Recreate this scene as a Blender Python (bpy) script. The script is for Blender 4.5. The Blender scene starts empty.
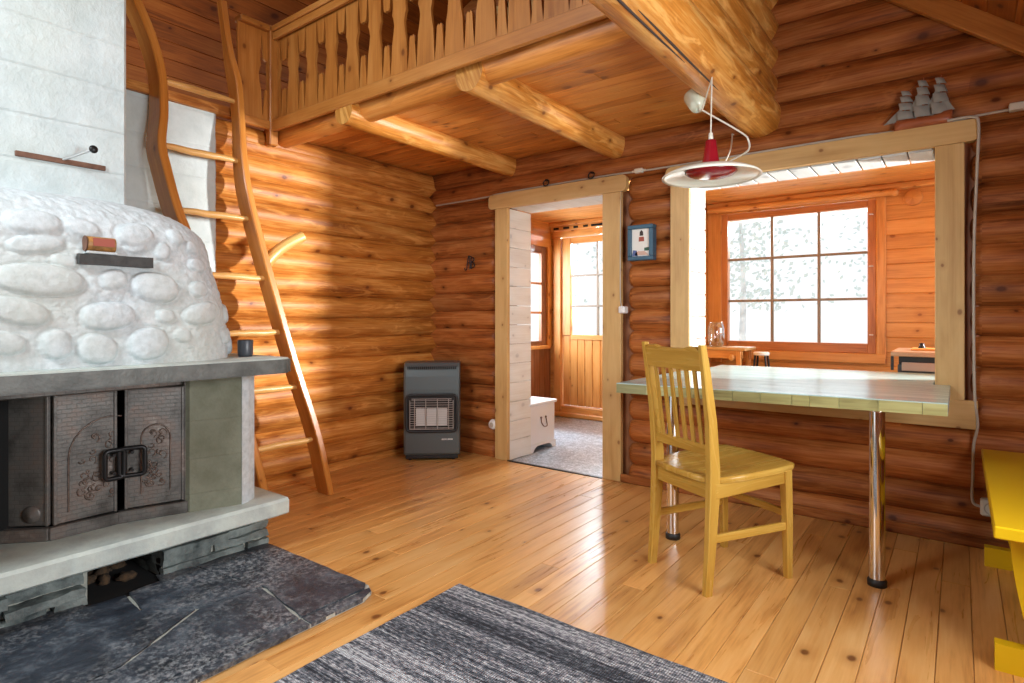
import bpy, bmesh, math, random
import numpy as np
from mathutils import Vector, Matrix, noise
random.seed(7)
SC = bpy.context.scene
COL = SC.collection
PI = math.pi
V = Vector

# ------------------------------------------------------------------ mesh builder
class MB:
    """collects shapes, links them as ONE mesh; every face has uv in metres (u along the grain) and a tint"""
    def __init__(s):
        s.v = []; s.f = []; s.uv = []; s.t = []; s.sm = []
    def add(s, vs, fs, uvs=None, tint=0.5, smooth=False, M=None):
        b = len(s.v)
        for p in vs:
            s.v.append(tuple(M @ V(p)) if M is not None else tuple(p))
        for i, f in enumerate(fs):
            s.f.append(tuple(b + k for k in f))
            s.uv.append(uvs[i] if uvs else [(vs[k][0] + vs[k][2] * .37, vs[k][1] + vs[k][2]) for k in f])
            s.t.append(tint); s.sm.append(smooth)
        return s
    def box(s, c, d, R=None, bev=0.0, tint=None, along=None):
        hx, hy, hz = d[0] / 2, d[1] / 2, d[2] / 2
        h = (hx, hy, hz)
        b = min(bev, min(h) * .8)
        tint = random.random() if tint is None else tint
        ax = along if along is not None else max(range(3), key=lambda i: h[i])
        ou, ov = random.uniform(0, 40), random.uniform(0, 40)
        def uvof(p, n):
            oth = [i for i in range(3) if i != n]
            if ax in oth:
                o = [i for i in oth if i != ax][0]
                return (p[ax] + ou, p[o] + ov + n * .31)
            return (p[oth[0]] * .6 + ou, p[oth[1]] + ov)
        vs = []; fs = []; uvs = []
        if b <= 0:
            vs = [(x * hx, y * hy, z * hz) for x in (-1, 1) for y in (-1, 1) for z in (-1, 1)]
            for f, n in (((0, 1, 3, 2), 0), ((4, 6, 7, 5), 0), ((0, 4, 5, 1), 1), ((2, 3, 7, 6), 1), ((0, 2, 6, 4), 2), ((1, 5, 7, 3), 2)):
                fs.append(f); uvs.append([uvof(vs[k], n) for k in f])
        else:
            idx = {}
            for sx in (-1, 1):
                for sy in (-1, 1):
                    for sz in (-1, 1):
                        sg = (sx, sy, sz)
                        for n in range(3):
                            p = [sg[i] * (h[i] if i == n else h[i] - b) for i in range(3)]
                            idx[(sg, n)] = len(vs); vs.append(tuple(p))
            def face(keys, n):
                ids = [idx[k] for k in keys]
                c0 = sum((V(vs[i]) for i in ids), V()) / len(ids)
                nn = (V(vs[ids[1]]) - V(vs[ids[0]])).cross(V(vs[ids[2]]) - V(vs[ids[1]]))
                if nn.dot(c0) < 0: ids = ids[::-1]
                fs.append(tuple(ids)); uvs.append([uvof(vs[k], n) for k in ids])
            for n in range(3):
                a, c2 = [i for i in range(3) if i != n]
                for sg in (-1, 1):
                    q = []
                    for sa, sb in ((-1, -1), (1, -1), (1, 1), (-1, 1)):
                        k = [0, 0, 0]; k[n] = sg; k[a] = sa; k[c2] = sb
                        q.append((tuple(k), n))
                    face(q, n)
            for e in range(3):
                a, c2 = [i for i in range(3) if i != e]
                for sa in (-1, 1):
                    for sb in (-1, 1):
                        k0 = [0, 0, 0]; k1 = [0, 0, 0]
                        k0[a] = k1[a] = sa; k0[c2] = k1[c2] = sb; k0[e] = -1; k1[e] = 1
                        k0, k1 = tuple(k0), tuple(k1)
                        face([(k0, a), (k1, a), (k1, c2), (k0, c2)], a)
            for sx in (-1, 1):
                for sy in (-1, 1):
                    for sz in (-1, 1):
                        k = (sx, sy, sz); face([(k, 0), (k, 1), (k, 2)], 0)
        M = Matrix.Translation(c)
        if R is not None: M = M @ (R.to_4x4() if hasattr(R, 'to_4x4') else R)
        return s.add(vs, fs, uvs, tint, False, M)
    def bb(s, x0, x1, y0, y1, z0, z1, **k):
        return s.box(((x0 + x1) / 2, (y0 + y1) / 2, (z0 + z1) / 2), (abs(x1 - x0), abs(y1 - y0), abs(z1 - z0)), **k)
    def bar(s, p0, p1, w, t, up=(0, 0, 1), **k):
        """board from p0 to p1, width w across, thickness t along up"""
        p0, p1 = V(p0), V(p1); d = p1 - p0; x = d.normalized()
        y = V(up).cross(x).normalized(); z = x.cross(y)
        R = Matrix((x, y, z)).transposed()
        return s.box((p0 + p1) / 2, (d.length, w, t), R=R, along=0, **k)
    def tube(s, pts, r, n=10, cap=True, tint=None, wob=0.0, closed=False, sq=1.0, up=(0, 0, 1), flat=None):
        pts = [V(p) for p in pts]; N = len(pts)
        tint = random.random() if tint is None else tint
        ou, ov = random.uniform(0, 40), random.uniform(0, 40)
        rr = r if isinstance(r, (list, tuple)) else [r] * N
        vs = []; us = []; L = 0
        prev = None
        for i, p in enumerate(pts):
            if closed: d = pts[(i + 1) % N] - pts[i - 1]
            else: d = pts[min(i + 1, N - 1)] - pts[max(i - 1, 0)]
            d.normalize()
            if prev is None:
                u = V(up)
                if abs(u.dot(d)) > .95: u = V((1, 0, 0))
                a = (u - d * u.dot(d)).normalized()
            else:
                a = (prev - d * prev.dot(d)).normalized()
            prev = a; b = d.cross(a)
            if i: L += (p - pts[i - 1]).length
            us.append(L)
            for k in range(n):
                th = 2 * PI * k / n
                q = rr[i] * (1 + (wob * noise.noise(V((L * 3 + ou, th * .8, ov))) if wob else 0))
                vs.append(p + a * math.cos(th) * q + b * math.sin(th) * q * sq)
        fs = []; uvs = []
        R = range(N if closed else N - 1)
        for i in R:
            j = (i + 1) % N
            for k in range(n):
                m = (k + 1) % n
                fs.append((i * n + k, i * n + m, j * n + m, j * n + k))
                v0, v1 = 2 * PI * k / n * rr[i], 2 * PI * (k + 1) / n * rr[i]
                u1 = us[j] if j else us[i] + .01
                uvs.append([(us[i] + ou, v0 + ov), (us[i] + ou, v1 + ov), (u1 + ou, v1 + ov), (u1 + ou, v0 + ov)])
        s.add(vs, fs, uvs, tint, True)
        if cap and not closed:
            for i, fl in ((0, True), (N - 1, False)):
                ring = [vs[i * n + k] for k in range(n)]
                c0 = pts[i]
                ids = tuple(range(n))
                uv = [((q - c0).dot(V((.3, .5, .8))) + ou, (q - c0).dot(V((.8, -.5, .3))) + ov) for q in ring]
                s.add(ring, [ids[::-1] if fl else ids], [uv[::-1] if fl else uv], tint - 1.3, False)
        return s
    def log(s, p0, p1, r, n=18, step=.22, wob=.035, taper=0.0, tint=None, bow=.004):
        p0, p1 = V(p0), V(p1); d = p1 - p0
        N = max(2, int(d.length / step) + 1)
        o = random.uniform(0, 90)
        pts = []; rr = []
        for i in range(N + 1):
            t = i / N; p = p0 + d * t
            w = V((noise.noise(V((o, t * d.length * .7, 1))), noise.noise(V((o, t * d.length * .7, 5))), noise.noise(V((o, t * d.length * .7, 9)))))
            pts.append(p + (w - d.normalized() * w.dot(d.normalized())) * bow * (0 if i in (0, N) else 1))
            rr.append(r * (1 + taper * (t - .5)))
        return s.tube(pts, rr, n=n, wob=wob, tint=tint)
    def lathe(s, prof, c=(0, 0, 0), n=32, M=None, smooth=True, tint=.5):
        vs = []
        for r, z in prof:
            for k in range(n):
                th = 2 * PI * k / n; vs.append((r * math.cos(th), r * math.sin(th), z))
        fs = []; uvs = []
        for i in range(len(prof) - 1):
            for k in range(n):
                m = (k + 1) % n
                fs.append((i * n + k, i * n + m, (i + 1) * n + m, (i + 1) * n + k))
                uvs.append([(k / n, prof[i][1]), ((k + 1) / n, prof[i][1]), ((k + 1) / n, prof[i + 1][1]), (k / n, prof[i + 1][1])])
        T = Matrix.Translation(c)
        if M is not None: T = T @ M.to_4x4()
        return s.add(vs, fs, uvs, tint, smooth, T)
    def prism(s, pts, t, M=None, tint=None, bev=0, side_smooth=False):
        """outline pts (x,y) extruded from z=0 to z=t; concave outlines are triangulated"""
        tint = random.random() if tint is None else tint
        n = len(pts)
        from mathutils.geometry import tessellate_polygon
        area = sum(pts[i][0] * pts[(i + 1) % n][1] - pts[(i + 1) % n][0] * pts[i][1] for i in range(n))
        if area < 0: pts = pts[::-1]
        tri = tessellate_polygon([[V((p[0], p[1], 0)) for p in pts]])
        vs = [(p[0], p[1], 0) for p in pts] + [(p[0], p[1], t) for p in pts]
        xs = [p[0] for p in pts]; ys = [p[1] for p in pts]
        sw = (max(ys) - min(ys)) > (max(xs) - min(xs))
        ou, ov = random.uniform(0, 40), random.uniform(0, 40)
        U = (lambda p: (p[1] + ou, p[0] + ov)) if sw else (lambda p: (p[0] + ou, p[1] + ov))
        fs = []; uvs = []
        for a, b, c in tri:
            ar = (pts[b][0] - pts[a][0]) * (pts[c][1] - pts[a][1]) - (pts[b][1] - pts[a][1]) * (pts[c][0] - pts[a][0])
            if ar < 0: a, c = c, a
            fs.append((c, b, a)); uvs.append([U(pts[c]), U(pts[b]), U(pts[a])])
            fs.append((a + n, b + n, c + n)); uvs.append([U(pts[a]), U(pts[b]), U(pts[c])])
        L = 0
        for i in range(n):
            j = (i + 1) % n
            l = math.hypot(pts[j][0] - pts[i][0], pts[j][1] - pts[i][1])
            fs.append((i, j, j + n, i + n)); uvs.append([(L + ou, ov), (L + l + ou, ov), (L + l + ou, ov + t), (L + ou, ov + t)])
            L += l
        return s.add(vs, fs, uvs, tint, False, M)
    def ell(s, c, r, R=None, nu=18, nv=10, tint=.5, nz=0.0):
        vs = []; o = random.uniform(0, 50)
        for j in range(nv + 1):
            ph = -PI / 2 + PI * j / nv
            for k in range(nu):
                th = 2 * PI * k / nu
                d = V((math.cos(ph) * math.cos(th), math.cos(ph) * math.sin(th), math.sin(ph)))
                q = 1 + nz * noise.noise(d * 1.7 + V((o, o, o)))
                vs.append((d.x * r[0] * q, d.y * r[1] * q, d.z * r[2] * q))
        fs = [(j * nu + k, j * nu + (k + 1) % nu, (j + 1) * nu + (k + 1) % nu, (j + 1) * nu + k) for j in range(nv) for k in range(nu)]
        M = Matrix.Translation(c)
        if R is not None: M = M @ R.to_4x4()
        return s.add(vs, fs, None, tint, True, M)
    def build(s, name, mat, parent=None):
        me = bpy.data.meshes.new(name)
        me.from_pydata(s.v, [], s.f)
        uvl = me.uv_layers.new(name='UVMap')
        flat = [c for f in s.uv for p in f for c in p]
        uvl.data.foreach_set('uv', flat)
        a = me.attributes.new('tint', 'FLOAT', 'FACE'); a.data.foreach_set('value', s.t)
        me.polygons.foreach_set('use_smooth', s.sm)
        me.materials.append(mat); me.update()
        o = bpy.data.objects.new(name, me); COL.objects.link(o)
        if parent is not None: adopt(o, parent)
        return o

def wmat(o):
    m = o.matrix_basis.copy()
    return m if o.parent is None else wmat(o.parent) @ o.matrix_parent_inverse @ m
def adopt(o, parent):
    o.parent = parent; o.matrix_parent_inverse = wmat(parent).inverted()
def tag(o, label, cat, group=None, kind=None):
    o['label'] = label; o['category'] = cat
    if group: o['group'] = group
    if kind: o['kind'] = kind
    return o
def thing(name, label, cat, loc=(0, 0, 0), rz=0, group=None):
    o = bpy.data.objects.new(name, None); COL.objects.link(o)
    o.empty_display_size = .1; o.location = loc; o.rotation_euler = (0, 0, rz)
    return tag(o, label, cat, group)
def struct(o, label=None):
    o['kind'] = 'structure'
    if label: o['label'] = label
    return o
def RX(a): return Matrix.Rotation(a, 3, 'X')
def RY(a): return Matrix.Rotation(a, 3, 'Y')
def RZ(a): return Matrix.Rotation(a, 3, 'Z')
def basis(x, y, z, o=(0, 0, 0)):
    return Matrix.Translation(o) @ Matrix((V(x), V(y), V(z))).transposed().to_4x4()
def spline(pts, n=8):
    pts = [V(p) for p in pts]; out = []
    for i in range(len(pts) - 1):
        p0 = pts[max(i - 1, 0)]; p1 = pts[i]; p2 = pts[i + 1]; p3 = pts[min(i + 2, len(pts) - 1)]
        for k in range(n):
            t = k / n
            out.append(.5 * ((2 * p1) + (p2 - p0) * t + (2 * p0 - 5 * p1 + 4 * p2 - p3) * t * t + (3 * p1 - p0 - 3 * p2 + p3) * t ** 3))
    out.append(pts[-1]); return out
# ------------------------------------------------------------------ materials
class NT:
    def __init__(s, name):
        s.m = bpy.data.materials.new(name); s.m.use_nodes = True
        s.n = s.m.node_tree.nodes; s.l = s.m.node_tree.links
        s.b = s.n['Principled BSDF']
    def N(s, typ, **k):
        nd = s.n.new(typ)
        for a, v in k.items():
            if a[0] == 'i' and a[1:].isdigit(): nd.inputs[int(a[1:])].default_value = v
            elif hasattr(nd, a): setattr(nd, a, v)
            else: nd.inputs[a.replace('_', ' ')].default_value = v
        return nd
    def L(s, a, b, i=0, o=0):
        a = a.outputs[o] if hasattr(a, 'outputs') else a
        b = b.inputs[i] if hasattr(b, 'inputs') else b
        s.l.new(a, b)
    def ramp(s, src, stops, interp='LINEAR'):
        r = s.N('ShaderNodeValToRGB'); e = r.color_ramp; e.interpolation = interp
        while len(e.elements) < len(stops): e.elements.new(.5)
        for el, (p, c) in zip(e.elements, stops):
            el.position = p; el.color = (*c, 1) if len(c) == 3 else c
        s.L(src, r); return r
    def math(s, op, a, b=None, clamp=False):
        m = s.N('ShaderNodeMath', operation=op); m.use_clamp = clamp
        for i, x in enumerate((a, b)):
            if x is None: continue
            if isinstance(x, (int, float)): m.inputs[i].default_value = x
            else: s.L(x, m, i)
        return m
    def mix(s, f, a, b, typ='MIX'):
        m = s.N('ShaderNodeMix', data_type='RGBA', blend_type=typ)
        for i, x in ((0, f), (6, a), (7, b)):
            if isinstance(x, (int, float)): m.inputs[i].default_value = x
            elif isinstance(x, (tuple, list)): m.inputs[i].default_value = (*x, 1) if len(x) == 3 else x
            else: s.L(x, m.inputs[i])
        return m.outputs[2]
    def bump(s, h, strength=.3, dist=.01):
        b = s.N('ShaderNodeBump', Strength=strength, Distance=dist); s.L(h, b.inputs['Height'])
        s.L(b, s.b.inputs['Normal']); return b
    def vec(s, kind='uv', scale=(1, 1, 1)):
        if kind == 'uv': src = s.N('ShaderNodeUVMap').outputs[0]
        else: src = s.N('ShaderNodeTexCoord').outputs['Object']
        mp = s.N('ShaderNodeMapping'); mp.inputs['Scale'].default_value = scale
        s.L(src, mp); return mp
    def noise(s, vec, scale=5, detail=3, rough=.55, dist=0):
        n = s.N('ShaderNodeTexNoise', Scale=scale, Detail=detail, Roughness=rough, Distortion=dist); s.L(vec, n); return n

def plain(name, col, rough=.5, metal=0.0, spec=None, bumpsc=0, bumpst=.2, kind='obj', var=0):
    t = NT(name); t.b.inputs['Base Color'].default_value = (*col, 1); t.b.inputs['Roughness'].default_value = rough
    t.b.inputs['Metallic'].default_value = metal
    if bumpsc:
        n = t.noise(t.vec(kind), bumpsc, 4); t.bump(n.outputs[0], bumpst, .004)
        if var:
            d = tuple(c * (1 - var) for c in col); l = tuple(min(1, c * (1 + var)) for c in col)
            n2 = t.noise(t.vec(kind), bumpsc * .35, 4, .65)
            r = t.ramp(n2.outputs[0], [(.3, d), (.7, l)]); t.L(r, t.b.inputs['Base Color'])
    return t.m

def wood(name, dark, mid, light, rough=.4, knots=.5, ksize=.05, grain=1.0, tint=.35, bump=.12, coat=0.0, knotcol=None, wash=None, fine=1.0, patch=.0, spec=.5):
    t = NT(name)
    warp = t.noise(t.vec('uv', (1.3, 5, 1)), 1.0, 2)
    # broad, streaky and fine grain
    g0 = t.noise(t.vec('uv', (.8, 3.2, 1)), 1.5, 4, .6, .5)
    g1 = t.noise(t.vec('uv', (.9 * grain, 11 * grain, 1)), 1.5, 4, .6, 1.2)
    g2 = t.noise(t.vec('uv', (3.0 * grain, 85 * grain, 1)), 1.3, 3, .6)
    h = t.math('ADD', t.math('MULTIPLY', g0.outputs[0], .50), t.math('MULTIPLY', g1.outputs[0], .42))
    h = t.math('ADD', h, t.math('MULTIPLY', t.math('SUBTRACT', g2.outputs[0], .5), .30 * fine))
    r = t.ramp(h, [(.30, dark), (.46, mid), (.62, light)])
    col = r.outputs[0]
    at = t.N('ShaderNodeAttribute', attribute_name='tint')
    tv = t.math('ADD', t.math('MULTIPLY', t.math('SUBTRACT', at.outputs['Fac'], .5), tint), 1.0)
    hs = t.N('ShaderNodeHueSaturation'); t.L(tv, hs.inputs['Value']); t.L(col, hs.inputs['Color'])
    col = hs.outputs[0]
    if patch:
        pn = t.noise(t.vec('uv', (2.0, 9, 1)), 1.6, 4, .6, 1.4)
        pr = t.ramp(pn.outputs[0], [(.52, (0, 0, 0)), (.64, (1, 1, 1))])
        col = t.mix(t.math('MULTIPLY', pr.outputs[0], patch), col, tuple(min(1, c * 1.3) for c in light))
    if knots:
        vo = t.N('ShaderNodeTexVoronoi', voronoi_dimensions='2D', Scale=1.0, Randomness=1.0)
        wv = t.N('ShaderNodeVectorMath', operation='ADD')
        t.L(t.vec('uv', (4.2, 6.0, 1)), wv, 0)
        sc = t.N('ShaderNodeVectorMath', operation='SCALE'); t.L(warp.outputs[1], sc, 0); sc.inputs['Scale'].default_value = .22
        t.L(sc, wv, 1); t.L(wv, vo)
        sep = t.N('ShaderNodeSeparateColor'); t.L(vo.outputs['Color'], sep)
        on = t.math('LESS_THAN', sep.outputs[0], knots)
        rad = t.math('ADD', t.math('MULTIPLY', sep.outputs[1], ksize * 1.3), ksize * .5)
        kd = t.math('DIVIDE', vo.outputs['Distance'], rad)
        core = t.ramp(kd, [(.5, (1, 1, 1)), (1.0, (0, 0, 0))])
        halo = t.ramp(t.math('MULTIPLY', kd, .33), [(.3, (1, 1, 1)), (1.0, (0, 0, 0))])
        kc = knotcol or (dark[0] * .55, dark[1] * .45, dark[2] * .4)
        col = t.mix(t.math('MULTIPLY', t.math('MULTIPLY', halo.outputs[0], on), .5), col, dark)
        col = t.mix(t.math('MULTIPLY', t.math('MULTIPLY', core.outputs[0], on), .85), col, kc)
    if wash:
        wn = t.noise(t.vec('uv', (1.5, 6, 1)), 2.0, 4, .65)
        wr = t.ramp(wn.outputs[0], [(.38, (wash[3] * .75,) * 3), (.6, (wash[3],) * 3)])
        col = t.mix(wr.outputs[0], col, wash[:3])
    t.L(col, t.b.inputs['Base Color'])
    rr = t.math('ADD', rough - .06, t.math('MULTIPLY', g1.outputs[0], .14))
    t.L(rr, t.b.inputs['Roughness']); t.b.inputs['Specular IOR Level'].default_value = spec
    if coat:
        t.b.inputs['Coat Weight'].default_value = coat; t.b.inputs['Coat Roughness'].default_value = .28
    t.bump(t.math('ADD', g2.outputs[0], t.math('MULTIPLY', g1.outputs[0], .8)), bump, .004)
    return t.m

M = {}
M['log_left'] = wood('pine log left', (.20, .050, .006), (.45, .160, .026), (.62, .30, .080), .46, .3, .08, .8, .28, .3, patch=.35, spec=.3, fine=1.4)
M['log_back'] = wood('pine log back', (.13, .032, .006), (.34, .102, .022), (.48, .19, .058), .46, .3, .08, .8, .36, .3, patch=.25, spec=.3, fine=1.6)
M['log_beam'] = wood('pine beam', (.28, .085, .010), (.58, .23, .036), (.74, .43, .13), .36, .35, .07, .8, .2, .25, patch=.5, fine=1.3)
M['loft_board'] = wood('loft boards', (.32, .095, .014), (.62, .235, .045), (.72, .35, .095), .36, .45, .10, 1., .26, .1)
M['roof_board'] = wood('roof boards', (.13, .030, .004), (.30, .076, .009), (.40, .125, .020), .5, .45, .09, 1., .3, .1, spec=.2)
M['rail'] = wood('balustrade boards', (.28, .090, .014), (.42, .160, .031), (.50, .22, .055), .38, .25, .07, .9, .16, .08)
M['trim'] = wood('pale pine trim', (.46, .265, .090), (.60, .385, .150), (.68, .47, .21), .45, .7, .055, .7, .10, .06, knotcol=(.24, .10, .03), fine=.6)
M['whitewash'] = wood('whitewashed pine', (.36, .36, .34), (.52, .55, .54), (.62, .65, .66), .5, .85, .11, .8, .16, .1, knotcol=(.08, .08, .07), wash=(.62, .67, .69, .6))
M['jamb'] = wood('door lining pine', (.48, .44, .36), (.68, .68, .63), (.80, .81, .78), .5, .8, .08, .8, .12, .1, knotcol=(.10, .08, .06), wash=(.80, .86, .88, .65))
M['floor'] = wood('varnished pine floor', (.40, .160, .036), (.66, .335, .100), (.76, .45, .17), .28, .26, .06, .9, .24, .03, coat=.28, fine=.8, knotcol=(.12, .035, .01))
M['clad'] = wood('orange cladding', (.48, .185, .040), (.70, .335, .090), (.78, .42, .14), .38, .35, .085, .9, .14, .06)
M['clad_dark'] = wood('dark red stained wood', (.12, .04, .016), (.24, .09, .035), (.32, .14, .06), .4, .2, .06, 1, .2, .06)
M['sash'] = wood('reddish sash wood', (.32, .105, .03), (.54, .215, .07), (.62, .28, .10), .4, .1, .05, 1, .1, .06)
M['muntin'] = plain('backlit grey brown muntin', (.30, .26, .21), .5)  # backlit look of the glazing bars put into the colour
M['ladder'] = wood('ladder stile wood', (.32, .095, .011), (.53, .195, .032), (.63, .28, .065), .3, .15, .06, .7, .12, .06)
M['rung'] = wood('ladder rung wood', (.44, .19, .04), (.66, .36, .11), (.78, .50, .20), .35, .5, .08, .8, .15, .15)
M['chair'] = wood('yellow varnished chair wood', (.38, .19, .026), (.51, .295, .052), (.59, .375, .080), .26, 0, .05, 1.1, .16, .03, fine=.7)
M['table'] = wood('pale green washed planks', (.22, .32, .29), (.36, .52, .50), (.48, .66, .65), .2, .5, .07, .8, .16, .05, wash=(.48, .70, .72, .5), knotcol=(.14, .18, .16))
M['table_edge'] = wood('greenish table edge', (.15, .13, .05), (.29, .27, .11), (.40, .39, .18), .3, .3, .07, .8, .34, .05)
M['bench'] = plain('yellow gloss paint', (.68, .44, .010), .24, bumpsc=30, bumpst=.05)

def stone_paint(name, a, b, sc=9, rough=.85, bst=.5, hor=0, dirt=None):
    t = NT(name); o = t.vec('obj')
    n1 = t.noise(o, sc, 6, .65); n2 = t.noise(o, sc * 7, 4, .6); n3 = t.noise(o, 1.6, 3)
    col = t.ramp(n1.outputs[0], [(.32, b), (.62, a)]).outputs[0]
    if dirt:
        d = t.ramp(n3.outputs[0], [(.48, (0, 0, 0)), (.66, (1, 1, 1))])
        col = t.mix(t.math('MULTIPLY', d.outputs[0], .5), col, dirt)
    t.L(col, t.b.inputs['Base Color']); t.b.inputs['Roughness'].default_value = rough
    h = t.math('ADD', t.math('MULTIPLY', n1.outputs[0], .8), t.math('MULTIPLY', n2.outputs[0], .35))
    if hor:
        w = t.N('ShaderNodeTexWave', wave_type='BANDS', bands_direction='Z', wave_profile='SAW', Scale=hor, Distortion=1.2, Detail=2)
        t.L(t.vec('obj', (.25, .25, 1)), w)
        wr = t.ramp(w.outputs[1], [(.0, (0, 0, 0)), (.05, (1, 1, 1)), (.93, (.9, .9, .9)), (1, (.3, .3, .3))])
        h = t.math('ADD', h, t.math('MULTIPLY', wr.outputs[0], .35))
    t.bump(h, bst, .012); return t.m
M['white_wall'] = stone_paint('white painted masonry', (.60, .68, .69), (.46, .54, .55), 5, .8, .8, 1.6, (.50, .56, .52))
M['hood'] = stone_paint('white limewashed fieldstone', (.62, .68, .71), (.46, .52, .54), 34, .9, .45, 0, (.50, .53, .46))
M['soot'] = stone_paint('sooted plaster', (.24, .255, .19), (.15, .16, .11), 8, .85, .6, 1.9, (.12, .12, .075))
M['mantel'] = stone_paint('sooted concrete mantel', (.135, .145, .135), (.065, .072, .067), 11, .5, .4)
M['ledge'] = stone_paint('painted hearth ledge', (.60, .68, .63), (.44, .50, .48), 9, .75, .5, 0, (.27, .25, .22))
M['slate_block'] = stone_paint('grey green slate blocks', (.26, .31, .295), (.045, .06, .063), 9, .6, 1.0)
M['mortar'] = stone_paint('pale mortar', (.52, .54, .48), (.38, .40, .35), 30, .9, .5)
M['ash'] = stone_paint('ash and embers', (.12, .07, .035), (.03, .025, .02), 40, .95, .6)

def slate():
    t = NT('dark slate flagstone'); o = t.vec('obj')
    n1 = t.noise(t.vec('obj', (1, 1, 1)), 7, 8, .7, .4); n2 = t.noise(o, 60, 5, .7); n3 = t.noise(t.vec('obj', (1, .5, 1)), 2.2, 6, .75, .8)
    c = t.ramp(n1.outputs[0], [(.35, (.010, .014, .021)), (.52, (.034, .044, .060)), (.68, (.12, .145, .17))])
    sc = t.ramp(n3.outputs[0], [(.44, (0, 0, 0)), (.62, (1, 1, 1))])
    sp = t.ramp(n2.outputs[0], [(.45, (0, 0, 0)), (.65, (1, 1, 1))])
    col = t.mix(t.math('MULTIPLY', t.math('MULTIPLY', sc.outputs[0], sp.outputs[0]), .85), c.outputs[0], (.40, .42, .43))
    t.L(col, t.b.inputs['Base Color']); t.b.inputs['Roughness'].default_value = .48
    t.bump(t.math('ADD', n1.outputs[0], t.math('MULTIPLY', n2.outputs[0], .25)), .5, .012); return t.m
M['slate'] = slate()

def castiron():
    t = NT('cast iron with brick relief'); uv = t.vec('uv')
    br = t.N('ShaderNodeTexBrick', Scale=1.0, Mortar_Size=.0018, Brick_Width=.034, Row_Height=.017)
    br.inputs['Color1'].default_value = (1, 1, 1, 1); br.inputs['Color2'].default_value = (.9, .9, .9, 1); br.inputs['Mortar'].default_value = (0, 0, 0, 1)
    t.L(uv, br)
    n = t.noise(t.vec('obj'), 6, 5, .6); n2 = t.noise(t.vec('obj'), 90, 3)
    c = t.ramp(n.outputs[0], [(.35, (.07, .066, .06)), (.50, (.15, .145, .135)), (.60, (.175, .14, .12)), (.72, (.36, .34, .31))])
    t.L(t.mix(t.math('MULTIPLY', br.outputs['Fac'], .22), c.outputs[0], (.03, .028, .025)), t.b.inputs['Base Color'])
    t.b.inputs['Metallic'].default_value = .35; t.b.inputs['Roughness'].default_value = .45
    t.bump(t.math('ADD', br.outputs['Color'], t.math('MULTIPLY', n2.outputs[0], .5)), .55, .003); return t.m
M['castiron'] = castiron()
M['relief'] = plain('cast iron relief', (.15, .11, .09), .38, .6, bumpsc=70, bumpst=1.0, var=.5)
M['iron'] = plain('black iron', (.025, .025, .026), .38, .7, bumpsc=60, bumpst=.2)
M['black'] = plain('soot and recess black', (.006, .006, .006), .95)  # also stands in for the darkness inside holes and slots
M['rust'] = plain('rusty iron', (.17, .085, .055), .7, .3, bumpsc=50, bumpst=.3, var=.4)
M['darkstone'] = stone_paint('black stone shelf', (.05, .05, .048), (.022, .022, .022), 30, .6, .5)
M['brasswood'] = plain('carved brown wood', (.34, .17, .05), .45, bumpsc=90, bumpst=.6, var=.5)
M['heater'] = plain('grey blue enamel', (.115, .145, .155), .34, .35)
M['heater_dark'] = plain('black heater trim', (.018, .02, .022), .4)
M['ceramic'] = plain('pale ceramic burner', (.66, .64, .62), .7, bumpsc=120, bumpst=.4)
M['wire'] = plain('grey guard wire', (.55, .55, .54), .3, .8)
M['white'] = plain('white plastic', (.80, .80, .78), .35)
M['chrome'] = plain('chromed steel', (.80, .80, .80), .09, 1.0)
M['rubber'] = plain('black rubber foot', (.012, .012, .012), .5)
M['enamel'] = plain('ivory enamel', (.80, .80, .70), .18)
M['enamel_green'] = plain('pale green enamel cup', (.66, .72, .58), .2)
M['red'] = plain('dark red enamel', (.26, .008, .016), .16)
M['cord'] = plain('ivory cord', (.68, .66, .56), .45)
M['cable'] = plain('grey white cable', (.46, .42, .35), .5)
M['blueframe'] = plain('blue painted frame', (.035, .105, .17), .4, bumpsc=60, bumpst=.1)
M['paper'] = plain('off white paper', (.78, .77, .72), .7)
M['ptred'] = plain('painted red brown', (.35, .09, .06), .7)
M['ptdark'] = plain('painted dark brown', (.05, .035, .03), .7)
M['ptblue'] = plain('painted blue', (.10, .14, .32), .7)
M['ptgreen'] = plain('painted green', (.05, .12, .08), .7)
M['ptpink'] = plain('painted sand', (.62, .42, .34), .7)
M['hull'] = wood('ship hull wood', (.16, .04, .014), (.34, .095, .035), (.44, .16, .06), .35, 0, .05, 3, .1, .05)
M['sail'] = plain('grey sail cloth', (.27, .27, .24), .8, bumpsc=80, bumpst=.3)
M['chestwhite'] = plain('white painted chest', (.76, .81, .87), .5, bumpsc=25, bumpst=.06)
M['greycup'] = plain('dark grey ceramic', (.055, .065, .08), .35)
M['counter_top'] = wood('brown worktop', (.30, .16, .08), (.46, .28, .16), (.55, .37, .24), .4, 0, .05, 1, .1, .05)
M['drawerfront'] = plain('grey brown drawer front', (.38, .29, .24), .5)
M['grass'] = plain('pale meadow', (.90, .92, .88), .9, bumpsc=3, bumpst=.2, var=.08)
M['leaf'] = plain('birch leaves', (.66, .72, .69), .6)
M['bark'] = plain('birch bark', (.86, .86, .84), .8, bumpsc=6, bumpst=.3, var=.5)

def vinyl():
    t = NT('grey flecked vinyl'); n = t.noise(t.vec('obj'), 26, 3, .6, 1.2); n2 = t.noise(t.vec('obj'), 70, 2)
    c = t.ramp(t.math('ADD', t.math('MULTIPLY', n.outputs[0], .6), t.math('MULTIPLY', n2.outputs[0], .4)), [(.4, (.17, .20, .235)), (.5, (.30, .345, .40)), (.6, (.56, .61, .67))])
    t.L(c, t.b.inputs['Base Color']); t.b.inputs['Roughness'].default_value = .3; return t.m
M['vinyl'] = vinyl()

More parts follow.
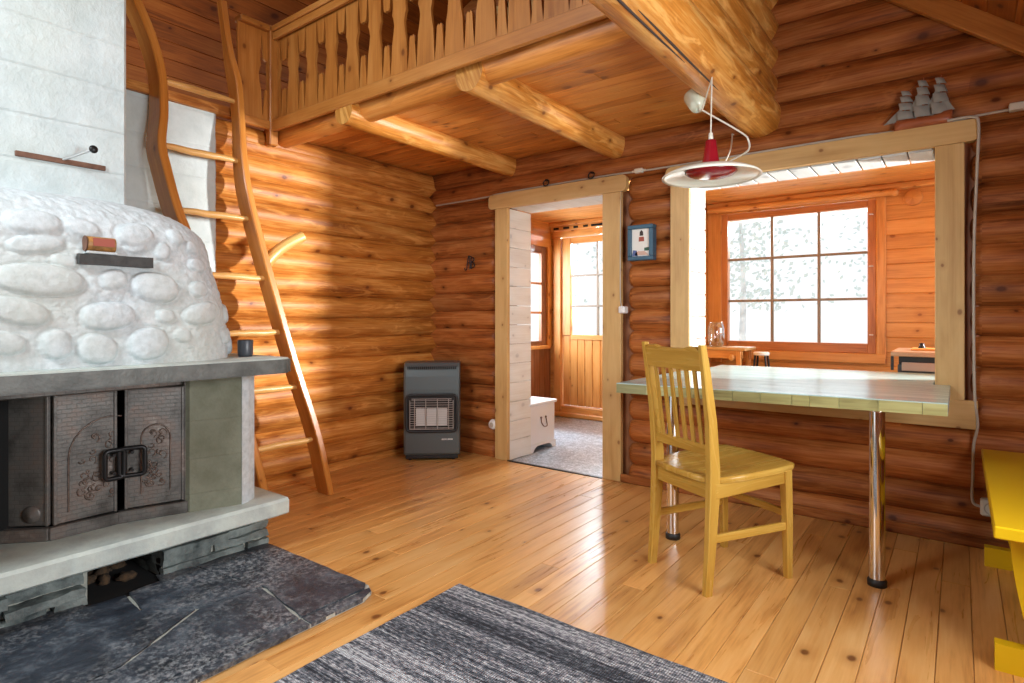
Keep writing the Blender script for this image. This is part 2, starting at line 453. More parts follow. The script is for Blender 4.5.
def ragrug():
    t = NT('woven rag rug stripes')
    # uv: u along the weft (x), v along the length (y), in metres
    st = t.noise(t.vec('uv', (.02, 1, 1)), 48, 5, .85); st2 = t.noise(t.vec('uv', (45, 110, 1)), 1.0, 2, .6)
    st3 = t.noise(t.vec('uv', (.02, 1, 1)), 8, 2, .6)
    hh = t.math('ADD', t.math('MULTIPLY', st.outputs[0], .46), t.math('ADD', t.math('MULTIPLY', st2.outputs[0], .30), t.math('MULTIPLY', st3.outputs[0], .24)))
    c = t.ramp(hh, [(.425, (.018, .021, .030)), (.47, (.075, .086, .108)), (.50, (.20, .22, .25)), (.525, (.36, .345, .38)), (.56, (.72, .74, .76))])
    t.L(c, t.b.inputs['Base Color']); t.b.inputs['Roughness'].default_value = .95
    wv = t.N('ShaderNodeTexWave', wave_type='BANDS', bands_direction='X', Scale=38.0, Distortion=.5); t.L(t.vec('uv'), wv)
    wy = t.N('ShaderNodeTexWave', wave_type='BANDS', bands_direction='Y', Scale=30.0, Distortion=1.5, Detail=2); t.L(t.vec('uv'), wy)
    t.bump(t.math('MULTIPLY', wv.outputs[1], t.math('ADD', wy.outputs[1], .3)), .9, .006)
    dk = t.mix(t.math('MULTIPLY', t.math('SUBTRACT', 1.0, wv.outputs[1]), .35), c.outputs[0], (.02, .022, .03))
    t.L(dk, t.b.inputs['Base Color'])
    return t.m
M['rug'] = ragrug()

def glass(name, gl=.07, tintc=(1, 1, 1)):
    t = NT(name); t.n.remove(t.b)
    tr = t.N('ShaderNodeBsdfTransparent'); tr.inputs[0].default_value = (*tintc, 1)
    g = t.N('ShaderNodeBsdfGlossy', Roughness=.02)
    fr = t.N('ShaderNodeLayerWeight', Blend=.25)
    mx = t.N('ShaderNodeMixShader')
    t.L(t.math('ADD', t.math('MULTIPLY', fr.outputs['Facing'], gl * 4), gl * .4, True), mx, 0); t.L(tr, mx, 1); t.L(g, mx, 2)
    t.L(mx, t.n['Material Output']); return t.m
M['pane'] = glass('window glass', .015)
M['jar'] = glass('clear jar glass', .22, (.93, .95, .96))
# ------------------------------------------------------------------ room shell
# x runs along the back wall from the log corner, y towards it (room at y < 0), z up; metres
RIDGE = 1.35
def roof_z(x):
    return 5.46 - .80 * x if x > RIDGE else 5.46 - .80 * RIDGE - .80 * (RIDGE - x)

def spans(lo, hi, cuts):
    out = [(lo, hi)]
    for a, b in cuts:
        out = [q for l, h in out for q in ((l, min(h, a)), (max(l, b), h)) if q[1] - q[0] > .02]
    return out

PITCH = .152; RL = .089
DOOR = (.682, 1.838, 2.02)                 # x0, x1, top of the doorway
OPN = (2.20, 3.695, .64, 1.98)            # serving opening
LOFTWIN = (.55, 1.05, 3.10, 3.62)
mb = MB(); z = .045; k = 0
while z < 4.55:
    t = (roof_z(RIDGE) + .16 - z) / .8
    lo, hi = max(-.42, RIDGE - t - .02), min(4.5, RIDGE + t + .02)
    if hi - lo > .15:
        cuts = []
        if z - RL * .6 < DOOR[2]: cuts.append(DOOR[:2])
        if z + RL * .6 > OPN[2] and z - RL * .6 < OPN[3]: cuts.append(OPN[:2])
        if z + RL * .6 > LOFTWIN[2] and z - RL * .6 < LOFTWIN[3]: cuts.append(LOFTWIN[:2])
        y = .100 + random.uniform(-.006, .006)
        r = RL * random.uniform(.97, 1.05); tt = random.random(); tp = random.uniform(-.1, .1)
        for a, b in spans(lo, hi, cuts):
            n_ = max(3, int((b - a) / .22)); xs = [a + (b - a) * i / n_ for i in range(n_ + 1)]; rr = [r * (1 + tp * ((x - a) / (b - a) - .5)) for x in xs]
            ea, eb = a > lo + .01, b < hi - .01
            if ea: xs = [a, a + .006, a + .018, a + .04] + xs[1:]; rr = [r * .62, r * .80, r * .93, r] + rr[1:]
            if eb: xs = xs[:-1] + [b - .04, b - .018, b - .006, b]; rr = rr[:-1] + [r, r * .93, r * .80, r * .62]
            mb.tube([(x, y + .003 * noise.noise(V((x, z * 9, 1))), z) for x in xs], rr, n=20, wob=.03, tint=tt)
    z += PITCH * random.uniform(.96, 1.04); k += 1
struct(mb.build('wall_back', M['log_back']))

mb = MB(); z = -.03
while z < 2.30:
    r = RL * random.uniform(.96, 1.06)
    mb.log((-.092 + random.uniform(-.007, .007), -2.2, z), (-.092, .15, z), r, n=20, taper=random.uniform(-.12, .12), step=.16, wob=.05, bow=.008)
    z += PITCH * random.uniform(.95, 1.04)
mb.log((-.085, -2.2, 2.290), (-.085, .15, 2.290), .086, n=20, step=.16, wob=.04)
struct(mb.build('wall_left', M['log_left']))

mb = MB()
for a, b, z0, z1 in ((.60, .81, 0, 2.0), (1.678, 1.90, 0, 2.0), (2.14, 2.264, .62, 2.0), (3.57, 3.76, .62, 2.0)): mb.bb(a, b, .06, .14, z0, z1)
mb.bb(2.25, 3.585, .03, .27, 1.999, 2.012); mb.bb(2.246, 2.2615, .03, .27, .70, 2.0)
struct(mb.build('wall_core', M['clad_dark']))
# right wall (logs, out of frame) with a window hole
mb = MB(); z = .05
while z < 1.95:
    cuts = [(-3.0, -1.5)] if .85 < z < 1.75 else []
    for a, b in spans(-4.2, .1, cuts):
        mb.log((4.49, a, z), (4.49, b, z), RL, n=14, step=.4)
    z += PITCH
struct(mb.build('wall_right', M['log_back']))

mb = MB(); z = .05  # unseen part-width wall, added to keep sky light off the right side
while z < 2.9:
    mb.log((1.95, -4.62, z), (4.5, -4.62, z), RL, n=14, step=.5); z += PITCH
struct(mb.build('wall_rear_blocker', M['log_back']))
# floor
mb = MB(); x = -.02
while x < 4.45:
    w = .0975; y = -4.6 + random.uniform(-1.5, 0)
    while y < .02:
        l = random.uniform(1.6, 3.6); y1 = min(y + l, .03); y0 = max(y, -4.6)
        if y1 > y0 + .02:
            mb.bb(x + .0008, x + w - .0008, y0, y1 - .0006, -.025, 0, bev=.0016, along=1)
        y += l
    x += w
mb.bb(-.2, 4.6, -4.6, .3, -.06, -.02, tint=0)
struct(mb.build('floor', M['floor']))
mb = MB(); mb.bb(-.25, 5.4, .02, 2.2, -.05, -.002)
struct(mb.build('floor_2', M['vinyl']))

# roof
mb = MB()
for sgn in (1, -1):
    L = 4.25; n = int(L / .125)
    d = V((sgn * 1, 0, -.8)).normalized(); nrm = V((sgn * .8, 0, 1)).normalized()
    for i in range(n):
        p = V((RIDGE, 0, roof_z(RIDGE))) + d * (.0625 + i * .125) + nrm * .105
        R = Matrix((V((0, 1, 0)), d, V((0, 1, 0)).cross(d))).transposed()
        mb.box((p.x, -2.15, p.z), (4.9, .124, .02), R=R, bev=.004, along=0)
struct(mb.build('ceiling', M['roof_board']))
# sloping trim board where the roof meets the gable
mb = MB()
a = V((1.9, -.03, roof_z(1.9) + .062)); b = V((4.5, -.03, roof_z(4.5) + .062))
mb.bar(a, b, .045, .10, up=(0, 0, 1), bev=.004)
struct(mb.build('trim_1', M['rail']))

# log partition standing on the big tie beam, running along y
mb = MB()
for i in range(7):
    z = 2.315 + i * .172
    if z > roof_z(2.7) - .02: break
    mb.log((2.70 + (.004 if i else 0), -4.5, z), (2.70, .12, z), .121 if i == 0 else .102, n=22, wob=.02, tint=.55 if i == 0 else None)
struct(mb.build('wall_loft', M['log_beam']))
mb = MB()
for pts in ([(2.728, -2.9, 2.197), (2.733, -2.2, 2.1995), (2.728, -1.7, 2.1975), (2.726, -1.25, 2.197)], [(2.748, -1.75, 2.2045), (2.742, -1.3, 2.2025), (2.737, -.85, 2.2005)]):
    q = spline(pts, 8); mb.tube(q, [.0015 + .0045 * math.sin(PI * i / (len(q) - 1)) for i in range(len(q))], n=6)
o = struct(mb.build('trim_12', M['ptdark'])); o['label'] = 'drying cracks along the big beam'

# loft: joists, boards
for nm, (x, y0, z, r) in {'loft_joist_1': (.815, -1.545, 2.318, .078), 'loft_joist_2': (1.735, -1.50, 2.318, .087)}.items():
    mb = MB(); mb.log((x, y0, z), (x, .1, z), r, n=24, wob=.03, tint=.7)
    struct(mb.build('beam_' + nm[-1], M['log_beam']))
mb = MB(); mb.log((-.1, -1.415, 2.352), (2.68, -1.415, 2.352), .078, n=22, wob=.02, tint=.35)
struct(mb.build('beam_3', M['loft_board']))
mb = MB(); y = -1.50
while y < .06:
    xs = sorted([-.3, 2.66] + [random.uniform(.3, 2.3)])
    for a, b in zip(xs, xs[1:]): mb.bb(a, b - .001, y, y + .0955, 2.368, 2.394, bev=.003, along=0)
    y += .097
struct(mb.build('ceiling_2', M['loft_board']))

# white masonry fire wall set into the log wall
mb = MB(); mb.bb(-.2, .005, -4.3, -1.875, 0, 2.41, bev=.012)
struct(mb.build('wall_masonry', M['white_wall']))
# plank edge capping left wall under the balustrade
mb = MB(); mb.bb(-.03, .03, -2.6, -1.56, 2.375, 2.43)
struct(mb.build('trim_2', M['log_left']))

# skirting at the back wall
mb = MB()
mb.bar((1.80, -.005, .028), (4.45, -.005, .028), .03, .056, bev=.008)
struct(mb.build('baseboard_back', M['log_back']))

# --- door frame and serving opening frame (pale pine, rounded header ends)
def header(x0, x1, z0, z1, r=.035, t=.045, y=-.02, dz=0):
    pts = []
    for cx, cz, a0 in ((x0 + r, z0 + r, 180), (x1 - r, z0 + r, 270), (x1 - r, z1 - r, 0), (x0 + r, z1 - r, 90)):
        for i in range(7):
            a = math.radians(a0 + 15 * i); pts.append((cx + r * math.cos(a), cz + r * math.sin(a)))
    return pts
def frontal(y, t):  # prism in the x-z plane whose front face is at y - t
    return basis((1, 0, 0), (0, 0, 1), (0, -1, 0), (0, y, 0))
mb = MB()
mb.prism(header(.640, 1.848, 1.985, 2.098), .045, frontal(.026, 0), tint=.5)
mb.bb(.703, .826, -.014, .022, 0, 1.985, bev=.003, tint=.55)
mb.bb(1.664, 1.806, -.014, .022, 0, 1.985, bev=.003, tint=.4)
struct(mb.build('trim_3', M['trim']))
mb = MB()
for i in range(13):
    z0 = i * .1525; z1 = min(z0 + .149, 1.985)
    mb.bb(.808, .829, .022, .305, z0, z1, bev=.0025, along=1)
for i in range(6):
    x0 = .83 + i * .1395
    mb.bb(x0, x0 + .136, .022, .305, 1.984, 2.004, bev=.0025, along=1)
for i in range(13):
    z0 = i * .1525; z1 = min(z0 + .149, 1.985)
    mb.bb(1.658, 1.679, .022, .305, z0, z1, bev=.0025, along=1)
struct(mb.build('trim_4', M['jamb']))
mb = MB(); mb.bb(.826, 1.66, -.018, .012, -.002, .006, bev=.002)
struct(mb.build('trim_5', M['iron']))

mb = MB()
mb.prism(header(2.128, 3.728, 1.985, 2.092), .048, frontal(.028, 0), tint=.5)
mb.bb(2.158, 2.284, -.014, .022, .56, 1.985, bev=.003, tint=.5)
mb.bb(3.549, 3.668, -.014, .022, .60, 1.985, bev=.003, tint=.45)
mb.bb(2.158, 3.72, -.020, .020, .575, .715, bev=.004, tint=.4)
struct(mb.build('trim_6', M['trim']))
mb = MB()
for i in range(9):
    z0 = .70 + i * .1445; mb.bb(2.262, 2.286, .022, .278, z0, z0 + .138, bev=.004, along=1)
    mb.bb(3.548, 3.572, .022, .278, z0, z0 + .141, bev=.004, along=1)
for i in range(11):
    x0 = 2.286 + i * .1148; mb.bb(x0, x0 + .108, .022, .278, 1.975, 1.998, bev=.004, along=1)
struct(mb.build('trim_7', M['whitewash']))

# --- entry and kitchen behind the back wall
FY = 2.05
mb = MB(); z = 0
VD = (-.075, .99, 2.10); KW = (1.835, 3.095, .83, 2.105)
while z < 2.62:
    cuts = []
    if z < VD[2] - .02: cuts.append(VD[:2])
    if z + .10 > KW[2] and z < KW[3] - .01: cuts.append(KW[:2])
    for a, b in spans(-.25, 5.4, cuts):
        z1 = z + .1198
        mb.bb(a, b, FY, FY + .022, z, z1, bev=.006, along=0)
    z += .12
mb.bb(-.25, 5.4, FY + .022, FY + .10, 2.12, 2.7, tint=.4)
struct(mb.build('wall_outer', M['clad']))
mb = MB()   # outer gable above the lean-to
mb.bb(-.6, 4.6, .20, .26, 2.30, 2.6)
for a, b in ((.2, LOFTWIN[0]), (LOFTWIN[1], 3.2)): mb.bb(a, b, .20, .26, 2.6, 3.2)
struct(mb.build('wall_gable', M['clad_dark']))
mb = MB(); y = .19
while y < FY:
    mb.bb(-.25, 5.4, y, y + .096, 2.215, 2.235, bev=.004, along=0); y += .097
struct(mb.build('ceiling_3', M['clad']))
# small cornices and casing boards at the kitchen's outer wall
mb = MB()
mb.bb(-.13, 5.4, FY - .05, FY, 2.165, 2.215, bev=.01, tint=.3)
struct(mb.build('trim_8', M['clad']))
mb = MB(); z = .0
while z < 2.2:
    mb.bb(1.655, 1.70, .275, FY, z, z + .118, bev=.004, along=1); z += .12
struct(mb.build('wall_partition', M['clad']))
# entry's left wall: dark red panelling below a window, pine above
mb = MB(); y = .275
while y < FY:
    y1 = min(y + .095, FY)
    mb.bb(-.15, -.13, y, y1 - .001, 0, .80, bev=.004, along=2)
    if y1 < .75 or y > 1.86: mb.bb(-.15, -.13, y, y1 - .001, .80, 2.22, bev=.004, along=2)
    y += .097
struct(mb.build('wall_entry', M['clad_dark']))
mb = MB(); mb.bb(-.15, -.125, .275, FY, 1.98, 2.22, bev=.004, along=1)
mb.bb(-.13, -.10, .6, 2.02, 1.93, 2.03, bev=.004, along=1); mb.bb(-.13, -.10, 1.955, 2.03, .80, 1.95, bev=.004, along=2)
mb.bb(-.13, -.09, .6, 2.0, .77, .81, bev=.004, along=1)
struct(mb.build('trim_9', M['clad']))
# window_2 in the entry's left wall
w = MB()
for y0, y1 in ((1.86, 1.945), (.70, .76)): w.bb(-.17, -.125, y0, y1, .80, 1.94, bev=.004, along=2)
w.bb(-.168, -.127, .76, 1.86, 1.85, 1.94, bev=.004); w.bb(-.168, -.127, .76, 1.86, .80, .86, bev=.004)
wo = struct(w.build('window_2', M['clad_dark']))
w = MB()
for zz in (1.18, 1.51): w.bb(-.155, -.135, .76, 1.86, zz - .012, zz + .012)
w.bb(-.155, -.135, 1.30, 1.324, .86, 1.85)
w.build('muntin', M['sash'], wo)
w = MB(); w.bb(-.148, -.145, .75, 1.87, .85, 1.86); w.build('pane', M['pane'], wo)

# window_1 of the kitchen (three by three panes, reddish sash)
w = MB()
x0, x1, z0, z1 = 1.89, 3.035, .905, 2.045
w.bb(1.834, x0, FY - .012, FY + .06, .823, 2.105, bev=.004, along=2, tint=.4); w.bb(x1, 3.096, FY - .012, FY + .06, .823, 2.105, bev=.004, along=2, tint=.4)
w.bb(x0, x1, FY - .010, FY + .058, z1, 2.104, bev=.004, tint=.5); w.bb(x0, x1, FY - .010, FY + .058, .824, z0, bev=.004, tint=.5)
wo = struct(w.build('window_1', M['sash']))
for a, b in ((1.89, 2.268), (2.292, 2.654), (2.678, 3.035)):
    for c, d in ((.905, 1.270), (1.292, 1.660), (1.682, 2.045)):
        g = MB(); g.bb(a, b, FY + .028, FY + .031, c, d); g.build('pane', M['pane'], wo)
mn = MB()
for xx in (2.28, 2.666): mn.bb(xx - .012, xx + .012, FY + .01, FY + .045, z0, z1, bev=.004)
for zz in (1.281, 1.671): mn.bb(x0, x1, FY + .012, FY + .043, zz - .011, zz + .011, bev=.004)
mn.build('muntin', M['muntin'], wo)
lt = MB()
for zz in (.98, 1.55, 1.98): lt.tube([(3.075, FY - .014, zz), (3.075, FY - .03, zz), (3.05, FY - .034, zz)], .005, n=6)
lt.build('window_latch', M['white'], wo)
# casing
mb = MB()
mb.bb(1.70, 1.834, FY - .022, FY, .70, 2.12, bev=.006, along=2, tint=.25); mb.bb(3.096, 3.168, FY - .022, FY, .76, 2.12, bev=.012, along=2, tint=.5)
mb.bb(1.70, 3.168, FY - .022, FY, 2.105, 2.165, bev=.006, tint=.5); mb.bb(1.70, 3.168, FY - .030, FY, .74, .823, bev=.006, tint=.4)
struct(mb.build('trim_10', M['clad']))

# door_1: glazed outer door in the entry
mb = MB()
mb.bb(-.075, .022, FY - .03, FY + .06, .0, 2.04, bev=.006, along=2, tint=.5); mb.bb(.905, .99, FY - .03, FY + .06, .0, 2.04, bev=.006, along=2)
mb.bb(-.075, .99, FY - .032, FY + .062, 2.041, 2.11, bev=.006, tint=.5)
mb.bb(-.13, .99, FY - .06, FY - .031, .0, .055, bev=.01, tint=.4); mb.bb(.023, .904, FY - .028, FY + .05, .0, .125, bev=.01, tint=.8)
struct(mb.build('trim_11', M['clad']))
d = MB()
for i in range(9):
    a = .03 + i * .0965; d.bb(a, a + .095, FY + .012, FY + .04, .13, .93, bev=.006, along=2)
d.bb(.025, .14, FY - .002, FY + .045, .92, 2.03, bev=.005, along=2, tint=.3); d.bb(.80, .90, FY - .002, FY + .045, .92, 2.03, bev=.005, along=2, tint=.3)
d.bb(.14, .80, FY - .0, FY + .043, 1.962, 2.03, bev=.005, tint=.35); d.bb(.14, .80, FY - .0, FY + .043, .875, .93, bev=.005, tint=.4)
do = struct(d.build('door_1', M['clad']))
for a, b in ((.14, .468), (.49, .80)):
    for c, e in ((.93, 1.242), (1.262, 1.585), (1.607, 1.962)):
        g = MB(); g.bb(a, b, FY + .02, FY + .023, c, e); g.build('pane', M['pane'], do)
mn = MB(); mn.bb(.468, .490, FY + .004, FY + .04, .93, 1.962, bev=.003)
for zz in (1.252, 1.596): mn.bb(.14, .80, FY + .006, FY + .038, zz - .010, zz + .010, bev=.003)
mn.build('muntin', M['muntin'], do)
# vent slots above the door
v = MB(); v.bb(-.10, .95, FY - .045, FY - .025, 2.112, 2.162, bev=.004)
vo = tag(v.build('vent_strip', M['clad']), 'narrow pine strip with five black vent slots above the entry door', 'vent')
for a, b in ((-.06, .01), (.07, .15), (.205, .265), (.33, .39), (.43, .58)): s_ = MB(); s_.bb(a, b, FY - .0475, FY - .044, 2.125, 2.150); s_.build('slot', M['black'], vo)

# loft window
w = MB(); X0, X1, Z0, Z1 = LOFTWIN
for a, b in ((X0, X0 + .06), (X1 - .06, X1), ((X0 + X1) / 2 - .015, (X0 + X1) / 2 + .015)): w.bb(a, b, .02, .2, Z0, Z1, bev=.004, along=2)
w.bb(X0, X1, .02, .2, Z0, Z0 + .05, bev=.004); w.bb(X0, X1, .02, .2, Z1 - .05, Z1, bev=.004)
wo = struct(w.build('window_3', M['trim']))
g = MB(); g.bb(X0 + .05, X1 - .05, .12, .123, Z0 + .04, Z1 - .04); g.build('pane', M['pane'], wo)
# ------------------------------------------------------------------ fireplace
fp = thing('fireplace', 'white limewashed fieldstone fireplace with cast iron doors and chimney, against the masonry wall', 'fireplace', (.6, -2.9, 0))
def ragged(mb, x0, x1, y0, y1, z0, z1, amp=.012, tint=.5, seg=.05):
    """a rough stone block: subdivided box with noisy faces"""
    bm = bmesh.new(); bmesh.ops.create_cube(bm, size=1)
    for v in bm.verts:
        v.co = V(((x0 + x1) / 2 + v.co.x * (x1 - x0), (y0 + y1) / 2 + v.co.y * (y1 - y0), (z0 + z1) / 2 + v.co.z * (z1 - z0)))
    bmesh.ops.subdivide_edges(bm, edges=bm.edges[:], cuts=max(1, min(9, int(max(x1 - x0, y1 - y0) / seg))), use_grid_fill=True)
    o = random.uniform(0, 99)
    for v in bm.verts:
        p = v.co * 9
        d = V((noise.noise(p + V((o, 0, 0))), noise.noise(p + V((0, o, 0))), noise.noise(p + V((0, 0, o)))))
        p2 = v.co * 28
        d += .5 * V((noise.noise(p2 + V((o, 0, 0))), noise.noise(p2 + V((0, o, 0))), noise.noise(p2 + V((0, 0, o)))))
        v.co = v.co + V((d.x * amp, d.y * amp, d.z * amp * .6))
    bm.verts.index_update()
    mb.add([v.co.copy() for v in bm.verts], [[v.index for v in f.verts] for f in bm.faces], None, tint, False)
    bm.free()
# stacked slate base with the ash hole
mb = MB()
mb.bb(.30, .925, -2.565, -2.105, .0, .172); mb.bb(.30, .925, -4.0, -2.835, .0, .172); mb.bb(.2, .5, -4.0, -2.1, 0, .172)
mb.build('base_core', M['mortar'], fp)
for ya, yb, cs in ((-2.575, -2.085, ((.010, .050), (.056, .088), (.094, .130), (.136, .170))), (-4.0, -2.850, ((.0, .046), (.052, .084), (.090, .128), (.134, .170)))):
    mb = MB()
    for ci, (za, zb) in enumerate(cs):
        y = ya
        while y < yb - .02:
            l = random.uniform(.16, .42); y1 = min(y + l, yb)
            if yb - y1 < .1: y1 = yb
            ragged(mb, .62, .968 + random.uniform(-.034, .020) - ci * .004, y, y1 - .007, za, zb, .014, seg=.035)
            y = y1
    mb.build('base_stones', M['slate_block'], fp)
mb = MB(); mb.bb(.50, .53, -2.85, -2.55, 0, .17); mb.bb(.5, 1.02, -2.86, -2.58, .0005, .0165); mb.bb(.5, .92, -2.568, -2.5655, .002, .169); mb.bb(.5, .92, -2.8345, -2.832, .002, .169); mb.bb(.5, .92, -2.84, -2.56, .1665, .1695); mb.build('ash_hole', M['black'], fp)  # black liners put the hole's inner shade into the colour
mb = MB()
for i in range(16):
    mb.ell((random.uniform(.58, .86), random.uniform(-2.82, -2.60), random.uniform(.0, .035)), (random.uniform(.015, .045), random.uniform(.02, .05), random.uniform(.01, .03)), R=RZ(random.uniform(0, 3)), nu=9, nv=6, nz=.5)
mb.build('ash_heap', M['ash'], fp)['kind'] = 'stuff'
# thick ledge
mb = MB(); bm = bmesh.new()
ny = 60
vs = []
for j in range(ny + 1):
    y = -4.0 + (1.955) * j / ny
    e = .006 * noise.noise(V((y * 9, 1, 0))) + .004 * noise.noise(V((y * 33, 2, 0)))
    for x, z in ((.2, .170), (1.052 + e, .172), (1.062 + e, .180), (1.062 + e * .5, .238), (1.05 + e, .250), (.2, .250)):
        vs.append((x, y, z))
fs = [(j * 6 + k, j * 6 + (k + 1) % 6, (j + 1) * 6 + (k + 1) % 6, (j + 1) * 6 + k) for j in range(ny) for k in range(6)]
fs += [tuple(range(6))[::-1], tuple(ny * 6 + k for k in range(6))]
mb.add(vs, [f[::-1] for f in fs]); mb.build('hearth_ledge', M['ledge'], fp)
# masonry body and pillar
mb = MB(); mb.bb(.0, .70, -4.0, -2.45, .25, .87); mb.build('firebox', M['black'], fp)
mb = MB(); mb.prism([(.0, -2.45), (.88, -2.45), (.905, -2.44), (.976, -2.236), (.955, -2.19), (.92, -2.16), (.0, -2.15)], .622, Matrix.Translation((0, 0, .248)))
mb.build('pillar', M['soot'], fp)
mb = MB(); mb.prism([(.0, -3.9), (1.0, -3.9), (.98, -3.30), (.86, -3.12), (.0, -3.12)], .622, Matrix.Translation((0, 0, .248)))
mb.build('pillar', M['soot'], fp)
mb = MB(); mb.prism([(.970, -2.238), (.980, -2.238), (.968, -2.200), (.930, -2.150), (.0, -2.138), (.0, -2.152), (.915, -2.162), (.950, -2.192)], .616, Matrix.Translation((0, 0, .25)))
o = mb.build('pillar_plaster', M['hood'], fp); o['label'] = 'white plastered outer edge'
# mantel slab, rounded right corner
mb = MB(); pts = [(.2, -4.0), (1.165, -4.0), (1.180, -2.9), (1.180, -2.145)]
for i in range(7):
    a = PI / 2 * i / 6; pts.append((1.123 + .057 * math.cos(a), -2.145 + .057 * math.sin(a)))
pts.append((.2, -2.088))
mb.prism(pts, .058, Matrix.Translation((0, 0, .872)))
pts2 = [(p[0] - (.007 if p[0] > .3 else 0), p[1] - (.007 if p[1] > -3.9 else 0)) for p in pts]
mb.prism(pts2, .006, Matrix.Translation((0, 0, .866)))
ms_ = mb.build('mantel_shelf', M['mantel'], fp)
mb = MB(); mb.prism(pts2, .006, Matrix.Translation((0, 0, .930))); mb.build('worn_top', M['ledge'], ms_)['label'] = 'pale worn top surface of the mantel'
# chimney breast
mb = MB(); mb.bb(.0, .60, -4.3, -2.58, .95, 3.9, bev=.012); mb.build('chimney_breast', M['white_wall'], fp)
# damper
mb = MB(); mb.bar((.604, -2.985, 1.788), (.604, -2.668, 1.788), .022, .014, up=(1, 0, 0), bev=.002); mb.build('damper_slide', M['rust'], fp)
mb = MB(); mb.tube([(.60, -2.83, 1.792), (.66, -2.79, 1.812), (.72, -2.752, 1.835)], .005, n=8); rod = mb.build('damper_rod', M['wire'], fp)
mb = MB(); mb.ell((.722, -2.750, 1.836), (.010, .017, .017)); mb.build('knob', M['iron'], rod)

# rounded hood with cobbles pressed into the plaster
COB = [(.958, -3.017, 1.467, .075, .04), (.983, -3.012, 1.387, .075, .029), (.961, -2.872, 1.462, .055, .031), (.965, -2.688, 1.456, .062, .041), (1.012, -3.006, 1.258, .115, .05),
       (1.015, -2.628, 1.246, .079, .053), (1.01, -2.778, 1.269, .045, .035), (1.034, -3.075, 1.144, .08, .039), (1.037, -2.802, 1.128, .08, .046), (1.052, -2.969, 1.026, .042, .047),
       (1.055, -2.842, 1.003, .058, .049), (1.053, -2.666, 1.018, .066, .056), (1.051, -3.116, 1.034, .055, .034), (1.037, -2.595, 1.128, .031, .025), (1.019, -2.438, 1.14, .083, .039),
       (1.049, -2.535, 1.046, .032, .025), (.997, -2.449, 1.246, .04, .031), (.959, -2.437, 1.352, .047, .027), (.98, -2.589, 1.399, .027, .034), (.952, -2.53, 1.467, .028, .03), (.951, -2.462, 1.428, .031, .026),
       (.94, -2.29, 1.038, .05, .034), (.86, -2.24, 1.14, .06, .04), (1.04, -3.25, 1.08, .09, .05), (1.0, -3.28, 1.3, .1, .06), (.98, -3.30, 1.46, .09, .04), (.85, -2.215, .99, .05, .04),
       (1.005, -2.69, 1.405, .035, .022), (.99, -2.93, 1.33, .04, .022)]
XF, YE, RA, RB = 1.06, -2.205, .40, .30
L1 = 3.75 + YE - RB; ARC = .5 * PI * math.sqrt((RA * RA + RB * RB) / 2); L3 = XF - RA - .28
NS, NV = 330, 190
def hood_pt(q, a):
    if a < .7:
        t = a / .7; z = .932 + .473 * t; ins = .07 * t ** 1.6
    else:
        ph = (a - .7) / .3 * PI / 2; z = 1.405 + .228 * math.sin(ph); ins = .07 + .36 * (1 - math.cos(ph))
    xf = XF - ins; ye = YE - ins * 1.1; ra = max(RA - ins * .5, .1); rb = max(RB - ins * .2, .1)
    if q < L1: return (xf, -3.75 + (ye - rb + 3.75) * q / L1, z)
    if q < L1 + ARC:
        th = (q - L1) / ARC * PI / 2; return (xf - ra + ra * math.cos(th), ye - rb + rb * math.sin(th), z)
    u = (q - L1 - ARC) / L3; return (xf - ra + (.28 - xf + ra) * u, ye, z)
S = L1 + ARC + L3
G = np.array([[hood_pt(S * (i / (NS - 1)) ** .8, j / (NV - 1)) for i in range(NS)] for j in range(NV)])
du = np.gradient(G, axis=1); dv = np.gradient(G, axis=0)
du /= np.linalg.norm(du, axis=2, keepdims=True) + 1e-9
nr = np.cross(du, dv); nr /= np.linalg.norm(nr, axis=2, keepdims=True) + 1e-9
H = np.zeros((NV, NS))
for ci, (cx, cy, cz, a, b) in enumerate(COB):
    D = G - np.array((cx, cy, cz)); near = np.linalg.norm(D, axis=2) < .25
    dd = np.linalg.norm(D, axis=2)
    i0 = np.unravel_index(np.argmin(dd), dd.shape); tu = du[i0]
    tl = .25 * math.sin(ci * 2.4); tv = np.array((0, 0, 1.))
    p = D @ tu; q = D @ tv
    p, q = p * math.cos(tl) + q * math.sin(tl), -p * math.sin(tl) + q * math.cos(tl)
    r2 = (np.abs(p) / (a * 1.12)) ** 2.3 + (np.abs(q) / (b * 1.12)) ** 2.3
    hh = np.where(near & (r2 < 1.35), (min(a, b) * .52) * np.clip(1 - r2, 0, 1) ** .33 + .002 - .009 * np.clip((r2 - 1) / .35, 0, 1) * (1.35 - r2 > 0), 0)
    H = np.where(hh > 0, np.maximum(H, hh), np.where((r2 < 1.3) & near & (H <= 0), -.007, H))
for _ in range(1):
    H = (H + np.roll(H, 1, 0) + np.roll(H, -1, 0) + np.roll(H, 1, 1) + np.roll(H, -1, 1)) / 5
nz = np.array([[0.012 * noise.noise(V(G[j, i] * 3.0)) + .003 * noise.noise(V(G[j, i] * 14)) + .0035 * noise.noise(V(G[j, i] * 42)) + .0025 * noise.noise(V(G[j, i] * 95)) for i in range(NS)] for j in range(NV)])
G2 = G + nr * (H + nz * np.where(H > .004, .35, 1))[..., None]
vs = [tuple(p) for p in G2.reshape(-1, 3)]
fs = [(j * NS + i, j * NS + i + 1, (j + 1) * NS + i + 1, (j + 1) * NS + i) for j in range(NV - 1) for i in range(NS - 1)]
mb = MB(); mb.add(vs, fs, None, .5, True)
